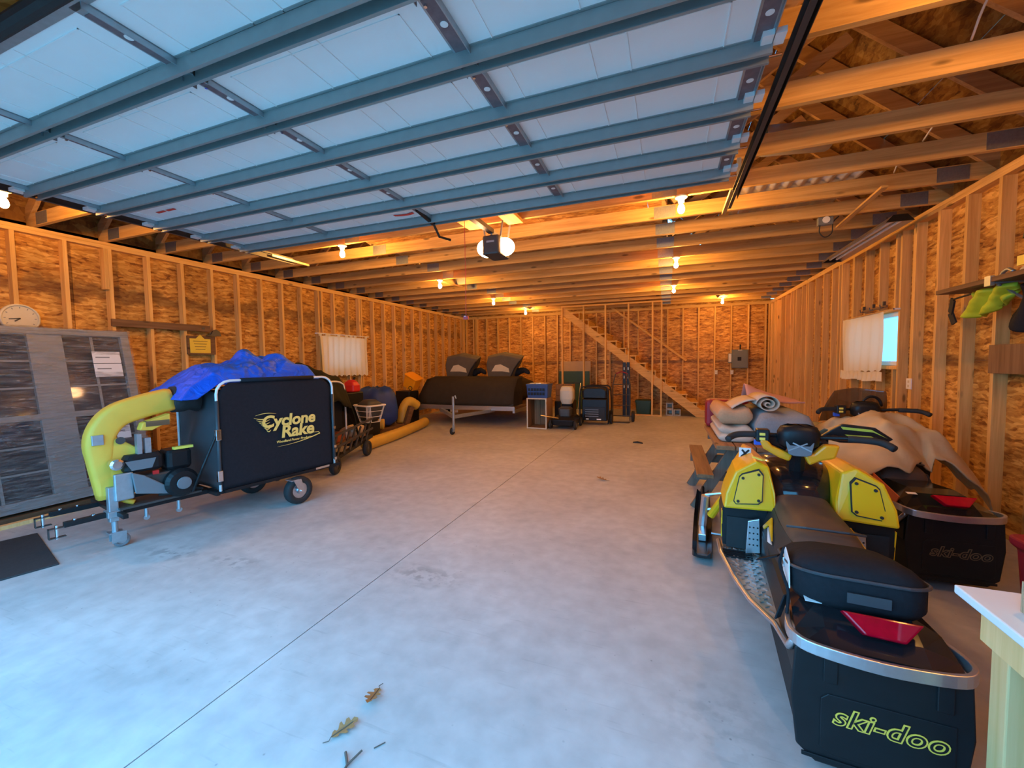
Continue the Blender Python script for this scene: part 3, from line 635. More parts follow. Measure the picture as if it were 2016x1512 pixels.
# blower chute
ch = MB(); path = spline([(-.09, -.02, .40), (-.09, -.04, .70), (-.09, -.035, .90), (-.095, .06, 1.05), (-.105, .24, 1.12), (-.11, .44, 1.165)], 5)
rings = []
for i, p in enumerate(path):
    d = (path[min(i+1, len(path)-1)]-path[max(i-1, 0)]).normalized(); a = V((1,0,0)); b = d.cross(a).normalized()
    t = i/(len(path)-1); w = .062+.03*t; hh = .085+.012*t-.03*max(0, .3-t)/.3
    rings.append([p+a*x+b*y for x, y in rrect(2*w, 2*hh, .035, 3)])
ch.loft(rings); ch.build('chute', 'chute_yellow', rk, smooth=True, bevel=0)
side = MB(); side.prism([(.0, .40), (.13, .44), (.16, .78), (.02, .9), (-.1, .9), (-.1, .42)], (-.155, .02, 0), (0,1,0), (0,0,1), (.13, 0, 0)); side.build('blower_housing', 'chute_yellow', rk, bevel=.02)
de = MB(); de.prism([(0, 0), (.19, .06), (.19, -.01), (.06, -.07), (-.02, -.06)], (-.05, .2, .99), (0,1,0), (0,0,1), (.09, 0, 0)); de.build('deflector', 'chute_yellow', rk, bevel=.008)
MB().bb(-.02, .045, .22, .38, .955, 1.0).build('deflector_opening', 'dark_board', rk)
MB().lathe([(.1, 0), (.118, .01), (.118, .09), (.105, .14), (.13, .2)], (-.11, .44, 1.16), 20, 'y').build('hose_collar', 'black_rubber', rk, smooth=True)
MB().bb(-.19, -.0, -.1, -.03, .845, .925).build('chute_clamp', 'galvanized', rk, bevel=.004)
MB().lathe([(.03, 0), (.03, .012)], (-.02, .07, .86), 12, 'x').build('latch_knob', 'dark_steel', rk)
MB().tube([(-.06, .0, .42), (-.03, .08, .36), (.0, .13, .335)], .022, 8).build('drain_elbow', 'chute_yellow', rk, smooth=True)
MB().bb(-.03, .03, .16, .19, .66, .9).build('bracket_plate', 'galvanized', rk); MB().bb(-.02, .03, .21, .25, .66, .86).build('bracket_plate', 'galvanized', rk)
# engine
en = MB(); en.bb(-.17, .03, .08, .44, .42, .55); e0 = en.build('engine_block', 'dark_steel', rk, bevel=.02)
tk = MB(); tk.loft([[V((-.07+x, .2+y, z)) for x, y in rrect(.24*k, .27*k, .05, 3)] for z, k in ((.585, .9), (.61, 1), (.7, 1), (.735, .85))]); tk.build('fuel_tank', 'black_plastic', rk, smooth=False, bevel=.006)
MB().lathe([(.028, 0), (.028, .03), (.02, .035)], (-.06, .25, .735), 14).build('fuel_cap', 'black_plastic', rk)
MB().prism([(-.1,-.05),(.1,-.05),(.07,-.13),(-.06,-.13)], (.052, .17, .74), (0,1,0), (0,0,1), (.006,0,0)).build('tank_badge', 'grey_plastic', rk)
ac = MB(); ac.loft([[V((-.06+x, .44+y, z)) for x, y in rrect(.2*k, .19*k, .04, 3)] for z, k in ((.55, .9), (.58, 1), (.7, 1), (.725, .88))]); ac.build('air_cleaner', 'black_plastic', rk, bevel=.005)
MB().bb(-.0, .05, .4, .54, .728, .75).build('warning_label', 'lime_label' if 'lime_label' in MATS else 'logo_yellow', rk)
MB().lathe([(.02, 0), (.11, .0), (.125, .02), (.125, .07), (.1, .1), (.045, .105), (.04, .115), (.004, .115)], (.02, .43, .44), 22, 'x').build('recoil_starter', 'black_plastic', rk, smooth=False)
MB().lathe([(.055, .118), (.05, .126), (.004, .128)], (.02, .43, .44), 16, 'x').build('recoil_badge', 'grey_plastic', rk)
MB().prism([(.0, .42), (.22, .36), (.34, .37), (.2, .44), (.06, .56), (-.02, .6)], (.06, .12, 0), (0,1,0), (0,0,1), (.02,0,0)).build('belt_guard', 'grey_plastic', rk, bevel=.008)
MB().bb(.02, .05, .0, .12, .38, .6).build('engine_plate', 'galvanized', rk, bevel=.01)
MB().lathe([(.045, 0), (.045, .07), (.03, .08)], (.0, .02, .68), 14, 'x').build('muffler', 'chrome', rk)
MB().bb(.05, .07, .24, .28, .55, .58).build('switch', 'red_plastic', rk)
MB().tube([(.03, .28, .36), (.05, .4, .345), (.06, .52, .36), (.02, .6, .33)], .012, 8).build('oil_hose', 'black_rubber', rk)
MB().bb(-.2, .07, .02, .58, .308, .325).build('engine_base', 'dark_steel', rk)

# crumpled blue tarp on top: a heap of lobes with folds
def tarp_mat():
    m, nt, b = nodes('blue_tarp'); setp(b, .5, 0, .3); b.inputs['Base Color'].default_value = (.003, .09, .6, 1)
    tc = N(nt, 'ShaderNodeTexCoord'); no = N(nt, 'ShaderNodeTexNoise', i_Scale=7., i_Detail=6., i_Distortion=1.2); nt.links.new(tc.outputs['Object'], no.inputs['Vector'])
    rp = N(nt, 'ShaderNodeValToRGB'); rp.color_ramp.elements[0].color = (.002, .05, .4, 1); rp.color_ramp.elements[1].color = (.004, .15, .85, 1); nt.links.new(no.outputs[0], rp.inputs[0]); nt.links.new(rp.outputs[0], b.inputs['Base Color'])
    bp = N(nt, 'ShaderNodeBump', i_Strength=.8, i_Distance=.04); nt.links.new(no.outputs[0], bp.inputs['Height']); nt.links.new(bp.outputs[0], b.inputs['Normal'])
tarp_mat()
def heap(name, label, cat, mat, loc, rz, hf, x0, x1, y0, y1, n=90, m=110, drop=None):
    """closed draped heap: top follows hf(x, y) above the base height; None outside"""
    t = MB()
    def top(u, v):
        x = x0+(x1-x0)*u; y = y0+(y1-y0)*v; return V((x, y, hf(x, y, u, v)))
    t.grid(lambda u, v: top(u, v), n, m)
    o = t.build(name, mat, None, smooth=True, solid=.012, loc=loc, rot=(0,0,rz))
    return tag(o, label, cat)
def tarp_h(x, y, u, v):
    e = min(u, 1-u, v, 1-v); edge = min(1, e/.1); edge = math.sin(edge*math.pi/2)
    lump = .16*math.exp(-((x+.25)/.4)**2-((y-1.28)/.4)**2) + .1*math.exp(-((x+.2)/.38)**2-((y-.62)/.32)**2) + .08*math.exp(-((x+.1)/.1)**2-((y-1.42)/.12)**2)
    fold = abs(fbm(x*4.2+9, y*3.6)-.5)*.42 + abs(vnoise(x*10+3+y*3, y*6+1-x*2)-.5)*.12 + abs(vnoise(x*21, y*17+x*5)-.5)*.035
    base = 1.335 if y > .7 else 1.335-.12*min(1, (.7-y)/.16)
    return base + (lump + fold*.62*(.3+.7*min(1, max(0, (y-.75)/.3))))*edge - (1-edge)*.05
heap('tarp', 'crumpled bright blue tarp heaped on the leaf vacuum trailer', 'tarp', 'blue_tarp', (-4.16, 1.89, 0), R(-11), tarp_h, -.7, .185, .42, 1.72)

# ---- wrapped window units leaning on the left wall
def film():
    m, nt, b = nodes('stretch_film'); setp(b, .2, 0, 1.); b.inputs['Base Color'].default_value = (.5, .48, .45, 1)
    tc = N(nt, 'ShaderNodeTexCoord'); mp = N(nt, 'ShaderNodeMapping'); mp.inputs['Scale'].default_value = (1, 2.4, 17); nt.links.new(tc.outputs['Object'], mp.inputs[0])
    no = N(nt, 'ShaderNodeTexNoise', i_Scale=2.2, i_Detail=7., i_Distortion=1.0); nt.links.new(mp.outputs[0], no.inputs['Vector'])
    bp = N(nt, 'ShaderNodeBump', i_Strength=1., i_Distance=.09); nt.links.new(no.outputs[0], bp.inputs['Height']); nt.links.new(bp.outputs[0], b.inputs['Normal'])
    rp = N(nt, 'ShaderNodeMapRange'); rp.inputs[1].default_value = .4; rp.inputs[2].default_value = .75; rp.inputs[3].default_value = .12; rp.inputs[4].default_value = .6; nt.links.new(no.outputs[0], rp.inputs[0]); nt.links.new(rp.outputs[0], b.inputs['Alpha'])
film()
# local frame: y along the wall, z up the leaning face, x out of the wall
wu = thing('wrapped_window_unit', 'plastic-wrapped double window unit with grid panes leaning on left wall', 'window unit', (-5.72, 0, .095), 0, rot=(0, R(-11.5), 0))
Wy0, Wy1, Wh = .75, 3.0, 1.82
f = MB()
for a, b, c, d in ((Wy0, Wy1, 0, .1), (Wy0, Wy1, Wh-.07, Wh), (Wy0, Wy0+.08, .1, Wh-.07), (Wy1-.08, Wy1, .1, Wh-.07)): f.bb(-.1, 0, a, b, c, d)
f.build('frame', 'window_vinyl', wu, bevel=.006)
MB().bb(-.08, -.012, 2.16, 2.42, .1, Wh-.07).build('mullion', 'window_vinyl', wu, bevel=.004)
MB().bb(-.075, -.008, Wy0+.08, Wy1-.08, .86, .92).build('meeting_rail', 'window_vinyl', wu, bevel=.004)
for (a, b) in ((Wy0+.08, 2.16), (2.42, Wy1-.08)):
    for (c, d) in ((.1, .86), (.92, Wh-.07)):
        MB().bb(-.06, -.05, a, b, c, d).build('pane', 'dark_glass', wu)
        n = 2 if b-a < .8 else 4
        for k in range(1, n): MB().bb(-.049, -.04, a+(b-a)*k/n-.011, a+(b-a)*k/n+.011, c, d).build('muntin', 'window_vinyl', wu)
        for k in (1, 2): MB().bb(-.049, -.0405, a, b, c+(d-c)*k/3-.009, c+(d-c)*k/3+.009).build('muntin', 'window_vinyl', wu)
MB().grid(lambda u, v: (.006+.012*fbm(u*9, v*30)+.01*math.sin(v*40+u*5)*fbm(u*3, v*3), Wy0-.01+(Wy1-Wy0+.02)*u, Wh*v), 60, 70).build('film', 'stretch_film', wu, smooth=True)
MB().grid(lambda u, v: (.01-.13*v, Wy0-.01+(Wy1-Wy0+.02)*u, Wh+.008+.006*fbm(u*20, v*4)), 40, 4).build('film', 'stretch_film', wu, smooth=True)
for (a, c, w, h) in ((2.63, 1.28, .25, .29), (2.72, .56, .13, .28), (1.72, 1.2, .1, .3)):
    lb = MB().bb(.012, .0135, a, a+w, c, c+h).build('paper_label', 'paper', wu)
    MB().bb(.0136, .0142, a, a+w, c+h*.52, c+h*.54).build('label_rule', 'black_plastic', lb)
    for k in range(2): MB().bb(.0136, .0142, a+w*.1, a+w*.6, c+h*(.3+.45*k), c+h*(.34+.45*k)).build('label_rule', 'grey_plastic', lb)
bd = tag(MB().bb(-5.9, -5.69, .75, 3.05, 0, .07).build('timber_bearer', 'dark_board'), 'dark timber bearer on the floor under the wrapped window unit', 'timber')
bd2 = tag(MB().bb(-5.66, -5.6, .7, 2.9, 0, .035).build('timber_strip', 'pale_pine'), 'pale thin timber strip on the floor before the wrapped window', 'timber')
m_ = tag(MB().bb(-.5, .5, -.45, .45, 0, .012).build('floor_mat', 'rubber_mat', loc=(-4.80, 1.26, 0), rot=(0,0,R(-14)), bevel=.004), 'flat dark rubber mat on the floor at lower left', 'mat')
# ---- wall clock, boards, sign
ck = thing('clock', 'round cream wall clock on a stud above the wrapped window', 'clock', (XL+.001, 2.26, 1.99))
MB().lathe([(.15, 0), (.155, .012), (.15, .03), (.135, .034), (.132, .024)], (0,0,0), 40, 'x', caps=False).build('rim', 'cream', ck, smooth=True)
MB().lathe([(.001, .0), (.145, .0), (.145, .016), (.135, .022), (.001, .022)], (0,0,0), 40, 'x').build('dial', 'cream', ck)
for a, l, w in ((98, .085, .010), (128, .055, .012)):
    MB().bar((.026, 0, 0), (.026, -l*math.sin(R(a)), l*math.cos(R(a))), w, .003, (1,0,0)).build('hand', 'dark_steel', ck)
for k in range(12):
    a = R(30*k); MB().bar((.0245, .105*math.sin(a), .105*math.cos(a)), (.0245, .12*math.sin(a), .12*math.cos(a)), .006, .002, (1,0,0)).build('hour_mark', 'grey_plastic', ck)
sb = tag(MB().bb(XL+.0005, XL+.03, 3.03, 4.2, 1.97, 2.06).build('nailed_board', 'dark_board', bevel=.003), 'dark brown board nailed level across four left wall studs', 'board')
MB().bb(XL+.0301, XL+.033, 4.08, 4.12, 2.0, 2.03).build('nail_head', 'dark_steel', sb)
bb_ = tag(MB().bb(XL+.0005, XL+.022, 3.88, 4.27, 1.63, 1.9).build('backing_board', 'dark_board'), 'small dark backing board behind the yellow sign on left wall', 'board')
sn = thing('yellow_sign', 'yellow notice with peaked top hung on the left wall', 'sign', (XL+.0225, 4.05, 1.77))
MB().prism([(-.14,-.12), (.14,-.12), (.145,.09), (.06,.09), (.0,.15), (-.06,.09), (-.145,.09)], (0,0,0), (0,1,0), (0,0,1), (.008,0,0)).build('plate', 'sign_yellow', sn)
for k in range(4): MB().bb(.0082, .0092, -.1+.01*k, .1-.012*k, .05-.04*k, .058-.04*k).build('text_line', 'dark_board', sn)
sn2 = tag(MB().prism([(-.1, 0), (.12, 0), (.1, .07), (.05, .1), (.0, .07), (-.03, .02)], (XL+.03, 4.22, 1.91), (0,1,0), (0,0,1), (.03,0,0)).build('hose_hook', 'dark_steel'), 'small dark hook at the end of the left wall board', 'hook')
# ------------------------------------------------------------------ snowmobiles
def mirror(pts): return [(-x, y, z) for x, y, z in pts]
def snowmobile(label, loc, rz, main, lens, text, shield=False, bag=True):
    """local frame: y forward, x to the rider's right, origin on the floor under the rear bumper"""
    s = thing('snowmobile', label, 'snowmobile', loc, rz)
    side = 'yellow_plastic' if main else 'black_plastic'
    # track belt with lugs
    prof = []
    for k in range(9): a = R(90+180*k/8); prof.append((.27+.17*math.cos(a), .19+.17*math.sin(a)))
    for k in range(9): a = R(-90+180*k/8); prof.append((1.62+.13*math.cos(a), .30+.13*math.sin(a)) if a > 0 else (1.3+.16*math.cos(a), .18+.16*math.sin(a)))
    tr = MB(); tr.prism(prof, (-.18, 0, 0), (0,1,0), (0,0,1), (.36, 0, 0))
    for k in range(9): tr.bb(-.17, .17, .3+.11*k, .325+.11*k, .001, .025)
    for k in range(6):
        a = R(105+30*k); tr.box((0, .27+.18*math.cos(a), .19+.18*math.sin(a)), (.34, .022, .03), Matrix.Rotation(a, 3, 'X').to_euler())
    tr.build('track', 'black_rubber', s)
    # tunnel
    tn = MB(); tn.prism([(-.205, .28), (-.205, .46), (-.15, .5), (.15, .5), (.205, .46), (.205, .28), (.195, .28), (.195, .44), (.14, .485), (-.14, .485), (-.195, .44), (-.195, .28)], (0, .12, 0), (1,0,0), (0,0,1), (0, 1.3, 0)); tn.build('tunnel', 'black_plastic', s)
    # running boards with pressed tread
    for sx in (-1, 1):
        poly = [(.2, .42), (.2, 1.3), (.425, 1.3), (.415, 1.1), (.36, .8), (.305, .6), (.22, .43)]
        rb = MB(); rb.prism([(sx*x, y) for x, y in poly], (0,0,.285), (1,0,0), (0,1,0), (0,0,.006)); rbo = rb.build('running_board', 'tread_metal', s)
        MB().tube([(sx*.425, 1.28, .298), (sx*.415, 1.1, .298), (sx*.36, .8, .298), (sx*.305, .6, .298), (sx*.225, .44, .298), (sx*.215, .2, .36), (sx*.225, .06, .47)], .013, 8).build('edge_rail', 'aluminium', rbo, smooth=True)
        td = MB(); n = 0
        for iy in range(22):
            for ix in range(6):
                x = .225+.032*ix+(.014 if iy % 2 else 0); y = .48+.034*iy
                lim = .22+(.36-.22)*(y-.43)/(.8-.43) if y < .8 else .36+.05*(y-.8)/.3
                if x > lim-.02: continue
                a = R(40 if (ix+iy) % 2 else -40); td.box((sx*x, y, .2935), (.024, .006, .006), Matrix.Rotation(a, 3, 'Z').to_euler())
        td.build('tread', 'aluminium', rbo)['kind'] = 'stuff'
    # rear bumper, flap
    bp_ = [(-.215, .24, .475), (-.235, .1, .495), (-.225, .035, .497), (-.17, .005, .49), (0, -.008, .484), (.17, .005, .49), (.225, .035, .497), (.235, .1, .495), (.215, .24, .475)]
    bp_ = spline(bp_, 4); rg = []
    for i, p in enumerate(bp_):
        d = (bp_[min(i+1, len(bp_)-1)]-bp_[max(i-1, 0)]).normalized(); o_ = d.cross(V((0,0,1))).normalized()
        rg.append([p+o_*a*.008+V((0,0,1))*b*.02 for a, b in ((-1,-1),(1,-1),(1,1),(-1,1))])
    MB().loft(rg).build('rear_bumper', 'aluminium', s, bevel=.003)
    fp = MB(); fp.prism([(-.225, .47), (.225, .47), (.235, .30), (.215, .12), (.16, .075), (-.16, .075), (-.215, .12), (-.235, .30)], (0, .03, 0), (1,0,0), (0,0,1), (0, .012, 0)); fo = fp.build('snow_flap', 'black_plastic', s, bevel=.006)
    MB().prism([(-.13, .33), (.19, .33), (.19, .14), (.17, .12), (-.12, .12), (-.15, .14), (-.15, .31)], (0, .026, 0), (1,0,0), (0,0,1), (0, .006, 0)).build('flap_panel', 'black_plastic', fo, bevel=.004)
    for x in (-.125, .16): MB().bb(x-.02, x+.02, .022, .03, .37, .46).build('flap_rib', 'black_plastic', fo, bevel=.003)
    MB().bb(-.2, .2, .024, .03, .09, .105).build('flap_rib', 'black_plastic', fo, bevel=.002)
    for k, (mt, bold, dy) in enumerate(((text, .004, .0235), ('black_plastic', -.0005, .0225))):
        lettering('ski-doo', .085, mt, 'lettering', s, (.025, dy, .262), (1,0,0), (0,0,1), bold=bold, shear=.28, thick=.0008, spacing=1.06, sx=1.05)
    # tail cover and lamp
    tc = MB(); tc.loft([[V((x*w, y, z)) for x, z in zip((-1, -.6, 0, .6, 1, 1, -1), (z0, z1, z1, z1, z0, .47, .47))] for y, w, z0, z1 in ((.02, .21, .485, .497), (.09, .215, .50, .525), (.19, .21, .52, .575), (.30, .2, .52, .585), (.62, .19, .5, .56))]); tc.build('tail_cover', 'black_gloss', s)
    lp = MB(); lp.prism([(-.085, .0), (.13, .0), (.075, -.052), (-.03, -.05)], (0, .118, .578), (1,0,0), (0,.75,1), (0, -.03, .02)); lp.build('tail_light', lens, s, bevel=.006)
    MB().prism([(-.175, 0), (-.125, 0), (-.125, .03), (-.175, .03)], (0, .155, .572), (1,0,0), (0,1,.12), (0,0,.0015)).build('sticker', 'white_mark', s)
    # side reflector strips on the tunnel end
    for sx in (-1, 1): MB().bb(sx*.206, sx*.211, .14, .26, .47, .5).build('side_reflector', 'orange_tone', s)
    # seat
    st = []
    for y, w, zt, zs in ((.58, .13, .60, .52), (.63, .142, .655, .52), (.80, .15, .665, .53), (1.0, .152, .655, .53), (1.12, .148, .66, .52), (1.22, .14, .685, .5), (1.34, .13, .69, .52), (1.42, .1, .655, .55)):
        st.append([V((-w, y, zs)), V((-w*1.05, y, (zs+zt)/2)), V((-w*.86, y, zt-.02)), V((-w*.45, y, zt)), V((w*.45, y, zt)), V((w*.86, y, zt-.02)), V((w*1.05, y, (zs+zt)/2)), V((w, y, zs))])
    MB().loft(st).build('seat', 'seat_vinyl', s, smooth=True, sub=2)
    sd = []
    for y, w in ((.62, .155), (.9, .172), (1.15, .165), (1.38, .15)): sd.append([V((x*w, y, z)) for x, z in ((-1.24, .42), (-1.16, .50), (-.9, .6), (.9, .6), (1.16, .50), (1.24, .42))])
    MB().loft(sd).build('seat_base', 'seat_dark', s)
    # seat seam
    MB().tube([(-.15, .70, .652), (-.08, .66, .668), (.08, .66, .668), (.15, .70, .652)], .006, 6).build('seat_strap', 'vinyl_grey', s)
    if main:
        for sx in (-1, 1):
            MB().prism([(1.06, .0), (1.0, .075), (.80, .02), (.985, .04), (1.02, .0)], (sx*.2025, 0, .505), (0,1,0), (-sx*.45,0,1), (sx*.006,0,.002)).build('seat_graphic', 'yellow_plastic', s)
            MB().prism([(.97, .03), (.78, .01), (.85, -.005)], (sx*.2025, 0, .505), (0,1,0), (-sx*.45,0,1), (sx*.006,0,.002)).build('seat_graphic', 'white_mark', s)
    # tail bag
    if bag:
        bg_ = []
        for z, k in ((.575, .93), (.60, 1.0), (.675, 1.0), (.70, .95), (.722, .84), (.742, .6), (.75, .25)):
            bg_.append([V((-.01+x*k, .355+y*k, z-.02-(.2 if z > .64 else .1)*(y*k+.1))) for x, y in rrect(.40, .42, .11, 5)])
        b_ = MB().loft(bg_).build('tail_bag', 'black_cloth', s, smooth=True)
        MB().tube([V((-.01+x*1.0, .355+y*1.0, .663-.2*(y+.1))) for x, y in rrect(.41, .43, .115, 6)+[rrect(.41, .43, .115, 6)[0]]], .006, 6).build('zip', 'vinyl_grey', b_)
        MB().prism([(.0, 0), (.13, -.02), (.15, .07), (.1, .12), (.02, .1)], (-.2135, .2, .585), (0,1,0), (0,0,1), (-.004, 0, 0)).build('cover_plate', 'white_plastic', b_, bevel=.003)
        MB().tube(spline([(-.215, .33, .69), (-.235, .3, .64), (-.23, .24, .61), (-.22, .2, .57), (-.23, .16, .5)], 4), .006, 6).build('drawstring', 'black_cloth', b_)
        for p, q in (((-.215, .46, .6), (-.29, .5, .55)), ((-.225, .2, .56), (-.25, .22, .45))): MB().bar(p, q, .035, .006).build('strap', 'black_cloth', b_, bevel=.002)
        MB().bb(-.225, -.212, .3, .34, .62, .66).build('buckle', 'chrome', b_, bevel=.003)
        MB().prism([(-.06,-.018),(.06,-.018),(.06,.018),(-.06,.018)], (.0, .1325, .625), (1,0,0), (0,0,1), (0,-.003,0)).build('bag_patch', 'vinyl_grey', b_)
    # lower bodywork, foot wells
    for sx in (-1, 1):
        lw = MB(); lw.loft([[V((sx*x, y, z)) for x, z in ((.20, .30), (a, .32), (a+.01, .50), (b, .585), (.17, .57))] for y, a, b in ((1.18, .405, .40), (1.45, .41, .40), (1.9, .36, .34), (2.2, .2, .18))]); lw.build('belly_pan', 'black_plastic', s, bevel=.01)
        fw_ = MB(); fw_.bb(min(sx*.25, sx*.385), max(sx*.25, sx*.385), 1.172, 1.18, .31, .5); fw_.build('foot_well', 'black_rubber', s)
        if main: MB().prism([(1.17, .53), (1.22, .53), (1.24, .40), (1.19, .36)], (sx*.408, 0, 0), (0,1,0), (0,0,1), (sx*.006,0,0)).build('side_colour', 'yellow_plastic', s)
        # perforated heat shield by the foot
        hs = MB(); hs.prism([(.208, .315), (.285, .30), (.275, .50), (.215, .52)], (0, 1.13, 0), (sx,0,0), (0,0,1), (0, .02, 0)); h_ = hs.build('heat_shield', 'aluminium', s, bevel=.004)
        ho = MB()
        for k in range(12): ho.lathe([(.005, 0), (.005, .002)], (sx*(.225+.02*(k % 3)), 1.1285, .36+.035*(k//3)), 8, 'y')
        ho.build('shield_hole', 'black_rubber', h_)
        for k in range(4): MB().bar((sx*.25, 1.15-.03*k, .298), (sx*.41, 1.15-.03*k, .298), .008, .01).build('foot_rib', 'black_plastic', s)
        # side panel
        ys = []
        for y, a in ((1.10, 0), (1.16, .5), (1.4, 1), (1.75, .6), (2.1, -.6)):
            ys.append([V((sx*x, y+dy, z)) for x, dy, z in ((.135, .02, .575), (.405+.01*a-(.08 if y > 1.7 else 0), 0, .57), (.395-(.1 if y > 1.7 else 0), .01, .66), (.345-(.08 if y > 1.7 else 0), .03, .79-.03*max(0, y-1.4)*4), (.235, .05, .86-.1*max(0, y-1.3)), (.17, .06, .83-.1*max(0, y-1.3)), (.14, .03, .68))])
        MB().loft(ys).build('side_panel', side, s, bevel=.012)
        # access plate on the rear face of the panel, outlined in black, four screws
        oy = 1.112
        pl = [(.222, .815), (.2, .785), (.205, .63), (.225, .612), (.345, .598), (.355, .615), (.325, .765), (.31, .782)]
        def P3(x, z, d): return V((sx*x, 1.10+.02+(z-.575)*.17*.6-d-.012, z))
        for sc, mt, d, th, nm in ((1.0, 'black_rubber', .002, .006, 'plate_outline'), (.93, side if main else 'black_gloss', .005, .006, 'access_plate')):
            cx = sum(p[0] for p in pl)/len(pl); cz = sum(p[1] for p in pl)/len(pl)
            pp = [P3(cx+(x-cx)*sc, cz+(z-cz)*sc, d) for x, z in pl]; n_ = len(pp); m_b = MB(); m_b.add(pp+[p+V((0, th+.02, 0)) for p in pp], [tuple(range(n_)), tuple(range(2*n_-1, n_-1, -1))]+[(i, (i+1) % n_, n_+(i+1) % n_, n_+i) for i in range(n_)])
            m_b.build(nm, mt, s)
        for x, z in ((.225, .785), (.305, .757), (.225, .635), (.33, .62)):
            p = P3(x, z, .008); MB().lathe([(.008, -.004), (.008, .006)], p, 10, 'y').build('panel_screw', 'black_rubber', s)
    # hood and console
    hd = []
    for y, w, zt in ((1.16, .13, .70), (1.3, .17, .80), (1.5, .27, .835), (1.8, .28, .81), (2.1, .22, .70), (2.35, .1, .56)):
        hd.append([V((-w, y, .56)), V((-w, y, zt-.06)), V((-w*.6, y, zt)), V((w*.6, y, zt)), V((w, y, zt-.06)), V((w, y, .56))])
    MB().loft(hd).build('hood', 'black_gloss', s, smooth=True, sub=1)
    # steering post, riser, handlebar
    MB().tube([(-.01, 1.36, .76), (-.01, 1.28, .97)], [.05, .042], 10).build('steering_post', 'black_plastic', s)
    hb = spline([(-.33, 1.205, 1.0), (-.2, 1.235, 1.005), (-.1, 1.26, 1.0), (0, 1.265, .995), (.1, 1.26, 1.0), (.2, 1.235, 1.008), (.33, 1.205, 1.012)], 4)
    MB().tube(hb, .013, 10).build('handlebar', 'black_plastic', s, smooth=True)
    for sx in (-1, 1):
        MB().tube(spline([(sx*.21, 1.23, 1.006), (sx*.32, 1.205, 1.004), (sx*.365, 1.18, .992), (sx*.385, 1.15, .978)], 4), .019, 10).build('grip', 'black_rubber', s, smooth=True)
        MB().tube([(sx*.17, 1.275, 1.0), (sx*.24, 1.29, .995), (sx*.34, 1.27, .985)], .007, 6).build('brake_lever', 'black_plastic', s)
    cb = MB().bb(-.235, -.165, 1.195, 1.265, .965, 1.04).build('control_block', 'black_plastic', s, bevel=.008)
    for z in (.985, 1.012): MB().bb(-.218, -.188, 1.19, 1.197, z-.008, z+.008).build('button', 'logo_yellow', cb, bevel=.002)
    MB().bb(-.24, -.19, 1.25, 1.28, .935, .97).build('toggle', 'blue_plastic', s, bevel=.006)
    pd = MB(); pd.loft([[V((-.02+x, 1.235+y, z)) for x, y in rrect(.2*k, .12*k, .055, 4)] for z, k in ((.935, .7), (.96, 1), (1.03, 1.05), (1.062, .9), (1.075, .5))]); pdo = pd.build('bar_pad', 'black_plastic', s, smooth=True)
    MB().prism([(-.07, .0), (.07, .0), (.055, -.075), (.03, -.085), (-.03, -.085), (-.055, -.075)], (-.02, 1.178, .985), (1,0,0), (0,.1,1), (0,.01,0)).build('pad_front', 'grey_plastic', pdo, bevel=.004)
    for a, b in (((-.055, .975), (.035, .93)), ((.015, .975), (-.075, .93))): MB().bar((a[0], 1.176, a[1]), (b[0], 1.172, b[1]), .007, .004, (0,1,0)).build('pad_lace', 'white_plastic' if False else 'galvanized', pdo)
    if main:
        # yellow shroud halves round the gauge pod
        for sx in (-1, 1):
            sh = MB(); sh.prism([(.20, .965), (.175, .91), (.10, .865), (.045, .845), (.03, .885), (.07, .905), (.13, .93), (.155, .965)] if sx < 0 else [(.19, .955), (.17, .88), (.1, .86), (.05, .83), (.025, .885), (.07, .9), (.12, .955)], (-.02, 1.19, .015), (sx,0,0), (0,0,1), (0, .06, .0)); sh.build('shroud', 'amber', s, bevel=.012)
        for x in (-.12, .08): MB().lathe([(.055, 0), (.06, .02), (.05, .06)], (x, 1.262, .945), 18, 'y').build('gauge', 'black_gloss', s)
        # hand guard on the right grip, black with lime stripes
        hg = MB(); hg.prism([(.10, .99), (.16, 1.04), (.21, 1.075), (.36, 1.06), (.44, 1.0), (.40, .97), (.2, .965)], (0, 1.33, 0), (1,0,0), (0,0,1), (0,.03,0)); ho_ = hg.build('hand_guard', 'black_plastic', s, bevel=.006)
        for poly in ([(.2, 1.06), (.34, 1.05), (.41, 1.005), (.35, 1.035), (.21, 1.045)], [(.22, 1.015), (.34, 1.012), (.37, .998), (.25, .998)], [(.26, .985), (.39, .985), (.37, .975)]):
            MB().prism(poly, (0, 1.325, 0), (1,0,0), (0,0,1), (0,.006,0)).build('guard_stripe', 'lime', ho_)
        MB().bar((.15, 1.27, 1.0), (.18, 1.34, 1.0), .02, .02).build('guard_mount', 'black_plastic', ho_)
        # little white tag with a dark cross by the left panel, yellow trim line
        tg = MB().bb(-.305, -.235, 1.455, 1.462, .80, .875).build('cross_badge', 'white_plastic', s, bevel=.004)
        for a, b in (((-.292, .815), (-.248, .862)), ((-.288, .862), (-.252, .815))): MB().bar((a[0], 1.453, a[1]), (b[0], 1.453, b[1]), .012, .003, (0,1,0)).build('cross', 'black_plastic', tg)
        MB().bar((-.245, 1.2, .872), (-.2, 1.14, .868), .02, .008).build('trim_line', 'logo_yellow', s)
    else:
        MB().tube([(.05+.07*math.cos(R(a)), 1.3, 1.03+.085*math.sin(R(a))) for a in range(0, 181, 15)], .012, 8).build('bar_hoop', 'black_plastic', s, smooth=True)
    if shield:
        MB().grid(lambda u, v: ((u-.5)*(.5-.12*v*v), 1.55+.12*math.cos((u-.5)*2.6)-.18*v, .85+.33*v-.05*abs(u-.5)*v), 16, 10).build('windshield', 'smoke_shield', s, smooth=True, solid=.004)
